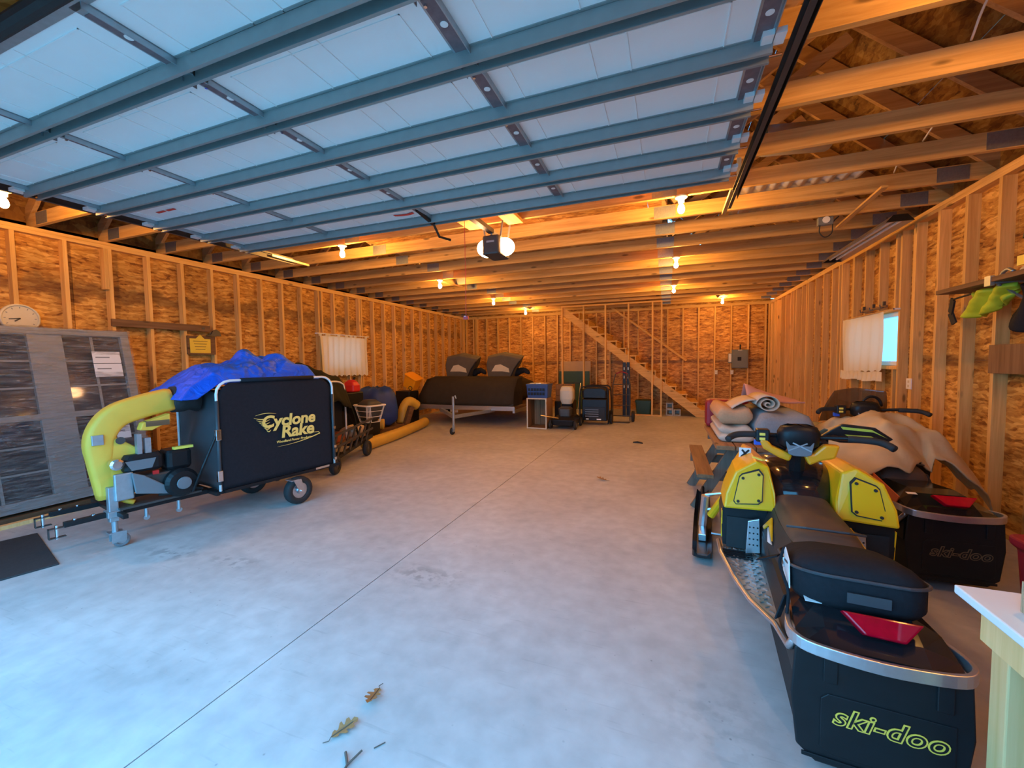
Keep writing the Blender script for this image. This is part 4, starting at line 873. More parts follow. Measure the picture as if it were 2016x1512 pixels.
    # front suspension and skis
    for sx in (-1, 1):
        for z, dy in ((.30, 0), (.42, .03)): MB().tube([(sx*.2, 1.95+dy, z+.02), (sx*.50, 2.02, z-.06)], .014, 8).build('suspension_arm', 'aluminium', s)
        MB().tube([(sx*.52, 2.05, .09), (sx*.50, 2.0, .36)], .03, 10).build('spindle', 'aluminium', s)
        MB().tube([(sx*.46, 2.0, .2), (sx*.24, 1.9, .62)], [.03, .028], 10).build('shock', 'yellow_plastic' if main else 'dark_steel', s)
        rgs = []
        for y, w, z, t in ((1.55, .055, .045, .02), (1.62, .066, .02, .03), (1.9, .07, .012, .035), (2.35, .07, .012, .035), (2.48, .066, .05, .035), (2.57, .06, .12, .03), (2.63, .05, .19, .02)):
            rgs.append([V((sx*.52+a*w, y, z+b*t+(.02 if abs(a) == 1 and b else 0))) for a, b in ((-1, 0), (-1, 1), (-.55, .7), (.55, .7), (1, 1), (1, 0), (.3, -.3), (-.3, -.3))])
        k_ = MB().loft(rgs).build('ski', 'black_plastic', s, bevel=.004)
        MB().bb(sx*.52-.028, sx*.52+.028, 1.85, 2.15, .04, .095).build('ski_saddle', 'aluminium', k_, bevel=.005)
        MB().tube(spline([(sx*.52, 2.42, .07), (sx*.52, 2.5, .2), (sx*.52, 2.58, .26), (sx*.52, 2.63, .2)], 4), .014, 8).build('ski_loop', 'black_plastic', k_, smooth=True)
        MB().tube([(sx*.455, 1.95, .075), (sx*.36, 1.95, .075)], .01, 6).build('tie_rod', 'aluminium', s)
    return s
flat('flap_outline', (.16, .1, .05), .5, 0, .1)
flat('flap_yellow', (1.0, .55, .07), .5, 0, .03)
snowmobile('yellow and black snowmobile with tail bag nearest the camera', (.64, 1.57, 0), R(-4.4), True, 'red_lens', 'flap_yellow')
sled2 = snowmobile('black snowmobile with smoked windshield, half under a tan canvas by right wall', (1.64, 3.2, 0), R(0), False, 'red_lens', 'flap_outline', shield=True, bag=False)
MB().prism([(.15, .55), (.55, .62), (.62, .53), (.2, .485)], (-.217, 0, 0), (0,1,0), (0,0,1), (-.006,0,0)).build('side_colour', 'orange_tone', sled2)  # orange reflection on the tunnel side, put in as a coloured panel
# tan canvas draped over the seat and the wall side of the second snowmobile
def canvas(u, v):
    # u across (x), v along (y); ridge over the console, falling to the wall side
    x = -.38+1.2*u; y0_ = .55+.85*max(0, u-.3); y = y0_+(1.5-y0_)*v
    ridge = .99-.10*abs(v-.55)*2
    prof = ridge*(1-min(.8, max(0, (x-.02)/.74)**1.7*.6)) if x > .02 else ridge-.16*((.02-x)/.38)**1.3*1.0
    prof -= .2*max(0, .3-v)/.3*(1 if x < .25 else .4)
    f = (fbm(x*5+2, y*6)-.5)*.13 + .025*math.sin(x*17+y*9) + abs(vnoise(x*8, y*8+4)-.5)*.05
    return (x+.02*math.sin(y*14), y+.04*math.sin(x*9), prof+f)
tag(MB().grid(canvas, 50, 44).build('canvas_cover', 'tan_canvas', None, smooth=True, solid=.01, loc=(1.64, 3.2, 0)), 'crumpled tan canvas cover thrown over the black snowmobile', 'cover')
# ------------------------------------------------------------------ stairs at the back
YS = 11.30                                                  # stud wall before the stairs
sw_ = structure(empty('wall_stairs'))
for x in (-2.76, -2.16, -1.57, -.97, -.37, -.15): stud(sw_, x, YS, .038, HT-.04, 'y')
MB().bb(-.99, -.13, YS-SD/2, YS+SD/2, 0, .038).build('sole_plate', 'plate_wood_x', sw_)
MB().bb(-2.78, -.13, YS-SD/2, YS+SD/2, HT-.039, HT-.001).build('top_plate', 'plate_wood_x', sw_)
stc = structure(thing('staircase', 'open wooden staircase rising left along the back wall', 'staircase')); del stc['category']
for y in (YS+.05, 12.5):
    MB().prism([(.70, 0), (1.0, 0), (.98, .06), (-2.76, 2.99), (-2.76, 2.76)], (0, y, 0), (1,0,0), (0,0,1), (0, .038, 0)).build('stringer', 'plate_wood_x', stc)
tm = MB().bb(-.275, .02, YS+.03, 12.56, -.03, 0).mesh('tread', 'plate_wood'); rm_ = MB().bb(-.02, 0, YS+.06, 12.54, -.2, -.031).mesh('riser', 'plate_wood')
for k in range(14):
    x, z = .96-.25*k, .185+.202*k
    put('tread', tm, stc, loc=(x, 0, z)); put('riser', rm_, stc, loc=(x, 0, z))
hr = tag(MB().bar((.5, 12.56, 1.44), (-1.9, 12.56, 3.3), .04, .06, (0,0,1)).build('handrail', 'plate_wood_x', bevel=.006), 'sloping wooden handrail fixed to the back wall above the stairs', 'handrail')
for x in (.4, -.82): MB().bar((x, 12.58, 1.44+(.5-x)*.775-.02), (x, 12.645, 1.44+(.5-x)*.775-.06), .02, .02).build('rail_bracket', 'galvanized', hr)
# ---- electrical panel and outlets
ep = thing('electrical_panel', 'grey steel electrical panel with white card on the back wall', 'electrical panel', (1.84, D, 1.2))
MB().bb(-.20, .19, -.1, -.0005, .02, .52).build('cabinet', 'panel_grey', ep, bevel=.006)
dr = MB().bb(-.18, .17, -.112, -.1, .04, .5).build('door', 'panel_grey', ep, bevel=.004)
MB().bb(-.07, .02, -.116, -.112, .22, .32).build('breaker_window', 'black_plastic', dr); MB().bb(-.06, .04, -.105, -.1, .49, .515).build('label_card', 'paper', ep)
MB().bb(-.29, -.2, -.08, -.0005, .16, .42).build('side_box', 'panel_grey', ep, bevel=.004); MB().bb(-.285, -.215, -.084, -.08, .19, .41).build('card', 'paper', ep)
MB().tube([(.0, -.05, .52), (.0, -.05, .66)], .018, 8).build('conduit', 'black_plastic', ep)
for x in (1.26, 1.65):
    t = thing('outlet', 'small cream outlet box on the back wall, %s the panel' % ('left of' if x < 1.4 else 'under the left edge of'), 'outlet', (x, D, 1.05))
    MB().bb(-.04, .04, -.04, -.0005, 0, .12).build('outlet_box', 'cream', t, bevel=.004)
    for z in (.035, .085): MB().bb(-.018, .018, -.043, -.04, z-.015, z+.015).build('socket', 'white_plastic', t)
t = thing('outlet', 'white outlet plate on a right wall stud below the window', 'outlet', (XR, 5.86, 1.1))
MB().bb(-.012, -.0005, -.05, .05, 0, .12).build('cover_plate', 'white_plastic', t, bevel=.003)
for z in (.035, .085): MB().bb(-.014, -.012, -.016, .016, z-.014, z+.014).build('socket', 'cream', t)

# ---- twin snowmobile trailer with rounded front shield
tr = thing('flatbed_trailer', 'aluminium sled trailer with rounded dark front shield and tongue jack', 'trailer', (-4.42, 8.5, 0))
bx0, bx1 = -1.25, 1.25
MB().bb(bx0, bx1, 0, 3.0, .40, .44).build('deck', 'crate_wood', tr)
MB().bb(bx0, bx1, -.03, 0, .37, .47).build('front_rail', 'aluminium', tr, bevel=.006)
for x in (bx0, bx1-.05): MB().bb(x, x+.05, 0, 3.0, .32, .40).build('side_rail', 'aluminium', tr)
sh = []
for y, z in ((.0, .47), (-.02, .55), (.0, .68), (.06, .84), (.16, .98), (.30, 1.08), (.46, 1.12), (.62, 1.12)): sh.append([V((bx0+.02+.18*max(0, (z-.7)/.42), y, z)), V((bx0+.25, y-.02, z)), V((0, y-.03, z)), V((bx1-.25, y-.02, z)), V((bx1-.02, y, z))])
MB().loft(sh, False, False).build('front_shield', 'cover_brown', tr, smooth=True, solid=.012)
for x in (bx0+.06, bx1-.04): MB().prism([(.0, .47), (.62, .47), (.62, 1.1), (.3, 1.06), (.06, .82)], (x, 0, 0), (0,1,0), (0,0,1), (.01,0,0)).build('shield_side', 'cover_brown', tr)
MB().bb(bx0+.02, bx1-.02, -.022, -.012, .46, .56).build('shield_skirt', 'black_rubber', tr)
for s in (-1, 1): MB().bar((s*.7, .1, .36), (.35, -1.15, .36), .06, .07).build('tongue_bar', 'galvanized', tr)
MB().tube([(.37, -1.2, .12), (.37, -1.2, .78)], .026, 10).build('jack_tube', 'galvanized', tr); MB().tube([(.37, -1.2, .76), (.43, -1.22, .80), (.45, -1.22, .74)], .01, 8).build('jack_crank', 'galvanized', tr)
wheel(tr, V((.34, -1.2, .075)), .075, .05, 'dark_steel'); MB().bb(.36, .38, -1.24, -1.16, .06, .2).build('jack_fork', 'galvanized', tr)
MB().bb(-.35, -.15, -.06, -.03, .30, .36).build('winch', 'aluminium', tr, bevel=.01); MB().bb(-.62, -.42, -.06, -.03, .3, .35).build('lamp_bar', 'aluminium', tr, bevel=.01)
for x in (bx0-.12, bx1+.12): wheel(tr, V((x, 1.7, .26)), .26, .18, 'white_plastic')
MB().tube([(bx0-.12, 1.7, .26), (bx1+.12, 1.7, .26)], .03, 8).build('axle', 'dark_steel', tr)
for x in (bx0+.2, bx1-.2): MB().bb(x-.025, x+.025, 1.6, 1.8, .27, .4).build('spring_hanger', 'dark_steel', tr)
# covered snowmobiles on the deck: hooded windscreen bulge, long body
def covered_sled(x, label, patch):
    t = thing('covered_snowmobile', label, 'snowmobile', (x, 9.2, .44))
    rg = []
    for y, w, z in ((.0, .24, .35), (.12, .34, .6), (.3, .4, .72), (.9, .34, .72), (1.4, .26, .6), (2.2, .22, .5), (2.35, .2, .3)):
        rg.append([V((-w, y, 0)), V((-w*1.02, y, z*.5)), V((-w*.7, y, z)), V((w*.7, y, z)), V((w*1.02, y, z*.5)), V((w, y, 0))])
    MB().loft(rg).build('body_cover', 'cover_brown', t, smooth=True, sub=1)
    hf = []   # windscreen hood: flat front face, swept top corner at the right
    for y, w0, w1, z0, z1 in ((.02, .38, .4, .62, 1.2), (.08, .38, .42, .60, 1.24), (.3, .36, .38, .58, 1.28), (.5, .3, .26, .58, 1.1)):
        hf.append([V((-w0*1.05, y, z0)), V((-w1*1.1, y, z0+(z1-z0)*.55)), V((-w1*.98, y, z1-.06)), V((-w1*.1, y, z1)), V((w1*1.2, y, z1-.1)), V((w1*.75, y, z0+(z1-z0)*.45)), V((w0*.5, y, z0))])
    MB().loft(hf).build('windscreen_cover', 'cover_grey', t, bevel=.02)
    MB().tube([(w, .0, z) for w, z in ((.44, 1.04), (.3, .86), (.2, .66))], .016, 6).build('cover_piping', 'canvas_black', t)
    MB().prism([(-.30, .8), (-.2, .95), (-.06, .97), (.15, .87), (.17, .77), (-.02, .80), (-.16, .80)], (0, .012, 0), (1,0,0), (0,0,1), (0,.012,0)).build('logo_patch', patch, t)
    hb = spline([(.2, .3, .75), (.36, .26, .8), (.5, .2, .82), (.62, .18, .74)], 4); MB().tube(hb, [.09, .1, .1, .09, .08, .08, .07, .07, .06, .06, .06, .05, .03][:len(hb)], 8).build('bar_cover', 'canvas_black', t, smooth=True)
    return t
covered_sled(-4.88, 'snowmobile under a dark fitted cover, left one on the trailer', 'cover_patch'); covered_sled(-3.73, 'snowmobile under a dark fitted cover, right one on the trailer', 'cover_patch')
# yellow tote tilted at the trailer's left corner
yt = thing('yellow_bin', 'yellow plastic bin lying tipped beside the trailer shield', 'bin', (-5.83, 8.4, .88), 0, rot=(R(8), R(28), 0))
MB().loft([[V((x, y, z)) for x, y in rrect(w, d, .04, 3)] for z, w, d in ((0, .3, .26), (.28, .34, .3), (.30, .37, .33), (.32, .37, .33))]).build('shell', 'amber', yt, bevel=.01)
MB().tube([(.1+.05*math.cos(R(a)), -.14, .06+.05*math.sin(R(a))) for a in range(0, 361, 30)], .008, 6).build('ring_handle', 'black_plastic', yt)
st_ = tag(MB().bb(-6.12, -5.72, 8.2, 8.6, 0, .80).build('dark_cabinet', 'black_plastic', bevel=.02), 'dark stand under the yellow bin left of the trailer', 'stand')

# ---- crates and clutter right of the trailer
def open_crate(name, label, loc, w, d, h, t, mat, front_open=True, rz=0.):
    """box of boards lying on its side, open towards the camera"""
    c = thing(name, label, 'crate', loc, rz)
    for z in (0, h-t): MB().bb(-w/2, w/2, 0, d, z, z+t).build('board', mat, c, bevel=.003)
    for x in (-w/2, w/2-t): MB().bb(x, x+t, 0, d, t, h-t).build('board', mat, c, bevel=.003)
    n = 3
    for k in range(n): MB().bb(-w/2+t+(w-2*t)*k/n+.004, -w/2+t+(w-2*t)*(k+1)/n-.004, d-t, d, t, h-t).build('slat', mat, c)
    for a in ((-w/2, -w/2+.025, 0, h), (w/2-.025, w/2, 0, h)): MB().bb(a[0], a[1], -.012, 0, a[2], a[3]).build('edge_strip', 'cream', c)
    for z in (0, h-.025): MB().bb(-w/2+.026, w/2-.026, -.012, 0, z, z+.025).build('edge_strip', 'cream', c)
    return c
open_crate('wooden_crate', 'old wooden crate standing on end with its open side forward', (-2.66, 8.5, 0), .45, .5, .67, .022, 'crate_wood')
bc = thing('blue_crate', 'blue plastic crate full of odds on the upended wooden crate', 'crate', (-2.66, 8.52, .672))
MB().loft([[V((x, .2+y, z)) for x, y in rrect(w, d, .03, 3)] for z, w, d in ((0, .46, .34), (.27, .5, .38), (.27, .52, .40), (.30, .52, .40))]).build('shell', 'blue_crate', bc)
for r in range(2):
    for k in range(6): MB().bb(-.2+.065*k, -.155+.065*k, .0, .012, .06+.09*r, .12+.09*r).build('vent_slot', 'black_plastic', bc)
for x, z, m in ((-.12, .0, 'cream'), (.02, .0, 'white_plastic'), (.15, .0, 'cardboard')): MB().bb(x-.06, x+.06, .06, .3, .3005, .32).build('contents', m, bc, bevel=.004)
wb2 = thing('wooden_box', 'small slatted wooden box behind the blue crate', 'box', (-2.36, 9.75, .50))
for k in range(3): MB().bb(-.2, .2, 0, .015, .135*k, .135*k+.125).build('slat', 'crate_wood', wb2)
for x in (-.2, .185): MB().bb(x, x+.015, .016, .4, 0, .4).build('end_board', 'crate_wood', wb2)
MB().bb(-.184, .184, .016, .4, 0, .015).build('bottom', 'crate_wood', wb2)
for k in range(3): MB().bb(-.2, .2, .385, .4, .135*k, .135*k+.125).build('slat', 'crate_wood', wb2)
tag(MB().loft([[V((-2.36+x, 9.95+y, z)) for x, y in rrect(.46, .46, .05, 3)] for z in (0, .2, .48, .498)]).build('dark_tote', 'black_plastic', bevel=.02), 'dark tote under the small slatted wooden box', 'tote')
# push mower with white grass bag
mw = thing('lawn_mower', 'dark push mower with white collector bag behind the crates', 'mower', (-2.1, 8.8, 0))
MB().loft([[V((x, .1+y, z)) for x, y in rrect(w, d, .08, 3)] for z, w, d in ((.08, .5, .7), (.2, .54, .74), (.26, .4, .6))]).build('deck', 'black_plastic', mw, bevel=.01)
MB().loft([[V((0+x, .05+y, z)) for x, y in rrect(w, d, .06, 3)] for z, w, d in ((.26, .26, .3), (.42, .28, .32), (.46, .2, .24))]).build('engine', 'dark_steel', mw, bevel=.01)
MB().loft([[V((-.02+x, .3+y, z)) for x, y in rrect(w, d, .07, 3)] for z, w, d in ((.5, .22, .25), (.62, .3, .3), (.8, .3, .3), (.9, .24, .22))]).build('collector_bag', 'cream', mw, bevel=.02)
for x, y in ((-.27, -.2), (.27, -.2), (-.27, .38), (.27, .38)): wheel(mw, V((x, y, .1)), .1, .05, 'grey_plastic')
for s in (-1, 1): MB().tube([(s*.2, .35, .26), (s*.2, .75, .95)], .012, 8).build('handle_tube', 'chrome', mw)
MB().tube([(-.2, .75, .95), (.2, .75, .95)], .012, 8).build('handle_bar', 'black_rubber', mw)
MB().tube([(-.45, -.35, .3), (-.05, -.38, .26)], .012, 6).build('height_lever', 'chrome', mw)
# generator in a tube cage
gn = thing('portable_generator', 'black portable generator in a tube cage by the stair studs', 'generator', (-1.55, 9.3, 0))
for y in (0, .5):
    MB().tube(spline([(-.32, y, .05), (-.32, y, .5), (-.3, y, .82), (-.2, y, .88), (.2, y, .88), (.3, y, .82), (.32, y, .5), (.32, y, .05)], 3), .016, 8).build('cage_tube', 'black_plastic', gn, smooth=True)
for x in (-.31, .31):
    for z in (.06, .8): MB().tube([(x, 0, z), (x, .5, z)], .014, 8).build('cage_tube', 'black_plastic', gn)
MB().loft([[V((x, .25+y, z)) for x, y in rrect(w, .42, .05, 3)] for z, w in ((.62, .56), (.78, .58), (.84, .44))]).build('fuel_tank', 'black_plastic', gn, bevel=.01)
MB().bb(-.28, .28, .03, .47, .1, .6).build('engine', 'black_plastic', gn, bevel=.02)
MB().bb(-.24, .24, .0, .03, .12, .42).build('control_panel', 'black_gloss', gn, bevel=.005)
for x0, x1 in ((-.18, -.12), (.06, .16)): MB().bb(x0, x1, -.004, 0, .13, .155).build('label', 'white_mark', gn)
for k in range(4): MB().bb(-.2, .1, -.003, 0, .2+.05*k, .215+.05*k).build('vent', 'grey_plastic', gn)
for x in (-.34, .34): wheel(gn, V((x, .35, .11)), .11, .06, 'dark_steel')
# hand trucks
def hand_truck(label, x, y, mat):
    t = thing('hand_truck', label, 'hand truck', (x, y, 0))
    for s in (-1, 1): MB().tube([(s*.2, .0, .04), (s*.2, .02, .9), (s*.14, .06, 1.15)], .014, 8).build('rail', mat, t)
    for z in (.15, .4, .65, .9): MB().tube([(-.2, .02, z), (.2, .02, z)], .01, 8).build('rung', mat, t)
    MB().tube([(-.14, .06, 1.15), (0, .07, 1.2), (.14, .06, 1.15)], .014, 8).build('handle', 'maroon', t)
    MB().bb(-.2, .2, -.18, .01, .0, .008).build('toe_plate', 'dark_steel', t)
    for s in (-1, 1): wheel(t, V((s*.26, .12, .13)), .13, .07, 'dark_steel')
    MB().tube([(-.26, .12, .13), (.26, .12, .13)], .01, 8).build('axle', 'dark_steel', t)
    return t
hand_truck('dark hand truck with two tyres under the stair slope', -1.02, 10.0, 'dark_steel')
tag(MB().bb(-1.5, -1.38, 10.1, 10.16, 0, 1.02).build('timber_post', 'plate_wood'), 'short pine post standing beside the black generator', 'post')
# boards and bins under the stairs
gs = tag(MB().bb(-3.14, -2.2, 12.40, 12.42, .0, 1.16).build('green_sheet', 'green_sheet'), 'dark green sheet leaning on the back wall behind the generator', 'sheet')
pw = tag(MB().bb(-3.13, -2.19, 12.56, 12.58, 0, 1.46).build('plywood_sheet', 'cardboard'), 'pale plywood offcut standing behind the dark green sheet', 'sheet')
bn = thing('storage_bin', 'dark green bin under the stairs behind the stud wall', 'bin', (-.6, 11.75, 0))
MB().loft([[V((x, y, z)) for x, y in rrect(w, d, .04, 3)] for z, w, d in ((0, .36, .4), (.34, .42, .46), (.34, .45, .49), (.37, .45, .49))]).build('shell', 'green_plastic', bn)
MB().bb(-.2, .2, -.22, .22, .371, .385).build('lid', 'green_plastic', bn, bevel=.006)
def block(x, y, z, label):
    t = thing('concrete_block', label, 'block', (x, y, z), 0, 'concrete blocks under the stairs')
    b = MB(); w, h, d = .175, .17, .38
    for a in ((-w/2, -w/2+.03), (w/2-.03, w/2)): b.bb(a[0], a[1], 0, d, 0, h)
    for c in ((0, .028), (h-.028, h)): b.bb(-w/2+.0301, w/2-.0301, 0, d, c[0], c[1])
    b.bb(-w/2+.0301, w/2-.0301, d*.6, d*.62, .0281, h-.0281); b.build('shell', 'concrete_block', t, bevel=.005); return t
block(.06, 11.5, 0, 'hollow concrete block under the stairs, lower left of three'); block(.245, 11.5, 0, 'hollow concrete block under the stairs, lower right of three'); block(.06, 11.5, .1705, 'hollow concrete block under the stairs, upper one of three')
sk = thing('downhill_skis', 'black skis with white marks standing upright under the stairs', 'skis', (-1.0, 11.0, 0))
for x in (-.05, .05):
    k_ = MB().bb(x-.04, x+.04, 0, .015, .0, 1.42).build('ski', 'black_plastic', sk, bevel=.004)
    for z in (.75, 1.0, 1.22): MB().bb(x-.012, x+.008, -.002, 0, z, z+.07).build('white_mark', 'white_mark', k_)

# ---- clutter between the leaf vacuum and the trailer
gc = thing('hoop_cart', 'low black steel yard cart with tube hoops behind the leaf vacuum', 'cart', (-4.05, 4.0, 0), R(18.8))
fr = MB()
for x in (-.8, -.05): fr.bar((x, .0, .16), (x, 1.62, .26), .045, .05)
for y in (.05, .55, 1.05, 1.55): fr.bar((-.8, y, .165+y*.06), (-.05, y, .165+y*.06), .04, .04)
fr.build('frame', 'black_plastic', gc)
for y in (.2, 1.3):
    for x in (.0, -.85): wheel(gc, V((x, y, .12)), .12, .07, 'dark_steel')
for k in range(7): MB().bar((-.02, .1+.2*k, .19+.01*k), (-.01, .3+.2*k, .5), .016, .035).build('tine', 'dark_steel', gc)
MB().bb(-.76, -.1, .2, 1.5, .285, .34).build('tray', 'crate_wood', gc)
for z in (.34, .5): MB().bar((.0, .02, z), (.0, 1.55, z+.06), .018, .03).build('rail', 'dark_steel', gc)
MB().bb(-.35, -.12, .55, .8, .341, .48).build('motor', 'orange_tone', gc, bevel=.03)
for x in (-.72, -.12):
    MB().tube(spline([(x, .25, .3), (x, .22, 1.05), (x, .28, 1.2), (x, .5, 1.22), (x, .74, 1.18), (x, .82, 1.05), (x, .84, .3)], 4), .013, 8).build('hoop_tube', 'white_plastic' if x > -.5 else 'black_plastic', gc, smooth=True)
MB().bb(-.7, -.14, .28, .8, .5, 1.1).build('liner', 'canvas_black', gc, bevel=.05)
def olive(u, v):
    x = -.98+.96*u; y = .16+.95*v
    z = 1.42-.2*(1-u)*0-.34*v*v-.1*(2*u-1)**2+(fbm(x*4+3, y*4)-.5)*.2+.03*math.sin(x*14+y*5)
    if u > .84: z -= (u-.84)*2.4
    if v > .8: z -= (v-.8)*1.6
    if v < .1: z -= (.1-v)*2.
    return (x, y, z)
tag(MB().grid(olive, 40, 40).build('olive_cloth', 'olive_cloth', None, smooth=True, solid=.015, loc=(-4.05, 4.0, 0), rot=(0,0,R(18.8))), 'heap of dark olive cloth behind the leaf vacuum box', 'cloth')
tag(MB().loft([[V((x, y, z)) for x, y in rrect(w, d, .05, 3)] for z, w, d in ((0, .2, .4), (.06, .26, .46), (.12, .22, .4), (.15, .1, .25))]).build('cream_sack', 'blanket_beige', None, smooth=True, loc=(-4.66, 5.13, .342), rot=(0,0,R(15))), 'small cream cloth sack on the far end of the black cart', 'sack')
rdb = thing('red_can', 'small bright red can standing on a dark cabinet near the curtain', 'can', (-5.46, 6.02, .95))
MB().loft([[V((x, y, z)) for x, y in rrect(.26*k, .2*k, .04, 3)] for z, k in ((0, .9), (.02, 1), (.12, 1), (.18, .75), (.22, .4))]).build('body', 'red_plastic', rdb, bevel=.01)
MB().tube([(0, .05, .21), (0, .09, .26)], .02, 8).build('spout', 'black_plastic', rdb)
tag(MB().bb(-5.68, -5.34, 5.75, 6.2, 0, .945).build('dark_cabinet', 'black_plastic', bevel=.02), 'black cabinet carrying the red can', 'cabinet')
lb_ = thing('laundry_basket', 'white lattice laundry basket filled with dark grey cloth', 'basket', (-5.06, 6.02, .412), R(-15))
def ring(z, w, d): return [V((x, y, z)) for x, y in rrect(w, d, .05, 3)]
for k in range(16):
    a, b = ring(0, .3, .26)[k], ring(.3, .44, .38)[k]; MB().bar(a, b, .012, .006, (0,0,1)).build('upright', 'white_plastic', lb_)
for z, w, d in ((.0, .3, .26), (.1, .347, .3), (.2, .393, .34)):
    p = ring(z, w, d); MB().tube(p+[p[0]], .006, 6).build('band', 'white_plastic', lb_)
p = ring(.3, .45, .39); MB().tube(p+[p[0]], .016, 8).build('rim', 'white_plastic', lb_)
MB().loft([ring(.02, .25, .21), ring(.2, .36, .3), ring(.33, .36, .3), ring(.4, .18, .18)]).build('cloth', 'vinyl_grey', lb_, smooth=True)
tag(MB().bb(-5.26, -4.98, 5.86, 6.2, 0, .40).build('dark_box', 'black_plastic', bevel=.01), 'black box on the floor under the laundry basket', 'box')
flat('blue_bag', (.012, .045, .2), .5, 0, .3, 8, .3)
def bag_ring(z, k, s):
    return [V((.44*math.cos(2*math.pi*i/26)*k*(1+.06*math.sin(i*1.7+s)), .36*math.sin(2*math.pi*i/26)*k*(1+.05*math.cos(i*1.1+s)), z+.035*math.sin(i*1.45+s))) for i in range(26)]
tag(MB().loft([bag_ring(0.04, .9, 0), bag_ring(.12, 1.05, 0.3), bag_ring(.3, 1.08, .5), bag_ring(.5, 1.04, .7), bag_ring(.66, .98, 1), bag_ring(.76, .75, 1.6), bag_ring(.80, .45, 2.2), bag_ring(.78, .15, 0)]).build('blue_bag', 'blue_bag', None, smooth=True, loc=(-5.72, 7.0, .165)), 'big bulging dark blue sack behind the laundry basket', 'bag')
tag(MB().bb(-6.1, -5.3, 6.25, 7.4, 0, .16).build('low_pallet', 'dark_board', bevel=.01), 'low dark pallet carrying the blue sack', 'pallet')
def hose(label, pts, r, n=10):
    p = spline(pts, n); rs = [r*(1+.045*(i % 2)) for i in range(len(p))]
    return tag(MB().tube(p, rs, 14).build('vacuum_hose', 'hose_yellow', None, smooth=True), label, 'hose', 'yellow leaf vacuum hoses')
hose('long yellow hose lying on the floor towards the trailer', [(-4.73, 5.5, .105), (-4.78, 5.9, .105), (-4.88, 6.6, .105), (-5.1, 7.6, .105), (-5.24, 8.1, .11)], .1)
hose('yellow hose lying in front of the blue sack', [(-6.0, 6.37, .27), (-5.75, 6.38, .27), (-5.5, 6.45, .27), (-5.22, 6.62, .27)], .1)
hose('upright yellow hose bend beside the trailer shield', [(-5.62, 7.75, .11), (-5.62, 7.82, .42), (-5.56, 7.95, .58), (-5.48, 8.15, .47)], .11)
tag(MB().bar((-5.42, 7.55, .0), (-5.36, 7.75, .5), .1, .12).build('brown_bracket', 'dark_board', bevel=.01), 'dark brown timber block beside the yellow hose bend', 'timber')
# ------------------------------------------------------------------ picnic table with folded blankets
pt = thing('picnic_table', 'weathered wooden picnic table loaded with folded blankets', 'table', (.82, 4.72, 0))
for k in range(5): MB().bb(-.40+.162*k, -.40+.162*k+.152, -.62, .70, .64, .68).build('top_plank', 'picnic_wood', pt, bevel=.004)
for x in (-.56,): MB().bb(x, x+.14, -.66, .74, .38, .415).build('bench_plank', 'picnic_wood', pt, bevel=.004)
for y in (-.36, .42):
    for s in (-1, 1): MB().bar((-.56 if s < 0 else .2, y, .0), (s*.2, y, .64), .038, .09, (0,0,1)).build('leg', 'grey_wood', pt)
    MB().bb(-.56, .24, y+.021, y+.059, .28, .37).build('bench_bearer', 'grey_wood', pt); MB().bb(-.38, .38, y+.021, y+.059, .55, .639).build('top_bearer', 'grey_wood', pt)
def folded(name, label, mat, x0, x1, y0, y1, z0, z1, n=3, rz=0.):
    """blanket folded into layers with rounded edges"""
    t = thing(name, label, 'blanket', ((x0+x1)/2, (y0+y1)/2, z0), rz, 'blankets on the picnic table'); h = (z1-z0)/n
    for k in range(n):
        w, d = (x1-x0)*(1-.03*(k % 2)), (y1-y0)*(1-.02*k); rg = []
        for i in range(11):
            x = -w/2+w*i/10; e = min(1, min(i, 10-i)*.55+.35)
            rg.append([V((x, y, h*k+h/2+zz*e*h/2+.012*math.sin(i*.9+k)*(.5+.5*zz))) for y, zz in ((-d/2, -.5), (-d/2, .5), (-d/2+.03, 1), (0, 1.05), (d/2-.03, 1), (d/2, .5), (d/2, -.5), (d/2-.03, -1), (-d/2+.03, -1))])
        MB().loft(rg).build('fold', mat, t, smooth=True)
    return t
folded('folded_blanket', 'beige folded blanket at the bottom left of the pile on the table', 'blanket_beige', .46, .75, 4.28, 5.15, .682, .83, 2)
folded('folded_blanket', 'tan folded blanket on top of the beige one', 'blanket_tan', .45, .74, 4.3, 5.1, .85, 1.0, 1)
folded('folded_blanket', 'large grey folded moving blanket filling the table right half', 'blanket_grey', .755, 1.2, 4.2, 5.2, .682, .955, 1)
rl = thing('rolled_blanket', 'pale rolled blanket with visible spiral end on the pile', 'blanket', (.87, 4.32, 1.012))
sp = [(.006+.0075*a/1.2, a) for a in [i*.35 for i in range(46)]]
MB().loft([[V((r*math.cos(a), y, .03+r*.8*math.sin(a))) for r, a in sp] for y in (0, .5)], False, False).build('roll', 'blanket_beige', rl, smooth=True, solid=.008)
MB().grid(lambda u, v: (-.1-.2*u, .5*v, .07-.085*u*u), 8, 4).build('tail', 'blanket_beige', rl, smooth=True, solid=.01)
def pinkf(u, v):
    x = -.25+.5*u; y = -.2+.4*v; return (x, y, .03+.17*max(0, 1-(u*1.0))**1.2*math.sin(math.pi*min(1, v*1.0))+.03*fbm(x*9, y*9))
tag(MB().grid(pinkf, 20, 16).build('pink_blanket', 'blanket_pink', None, smooth=True, solid=.012, loc=(1.02, 4.98, .975)), 'dusty pink cloth heaped behind the grey moving blanket', 'cloth')
tag(MB().bb(.42, .86, 5.2, 5.4, .682, 1.0).build('dark_cushion', 'maroon', bevel=.04), 'dark cushion standing behind the tan blanket', 'cushion')
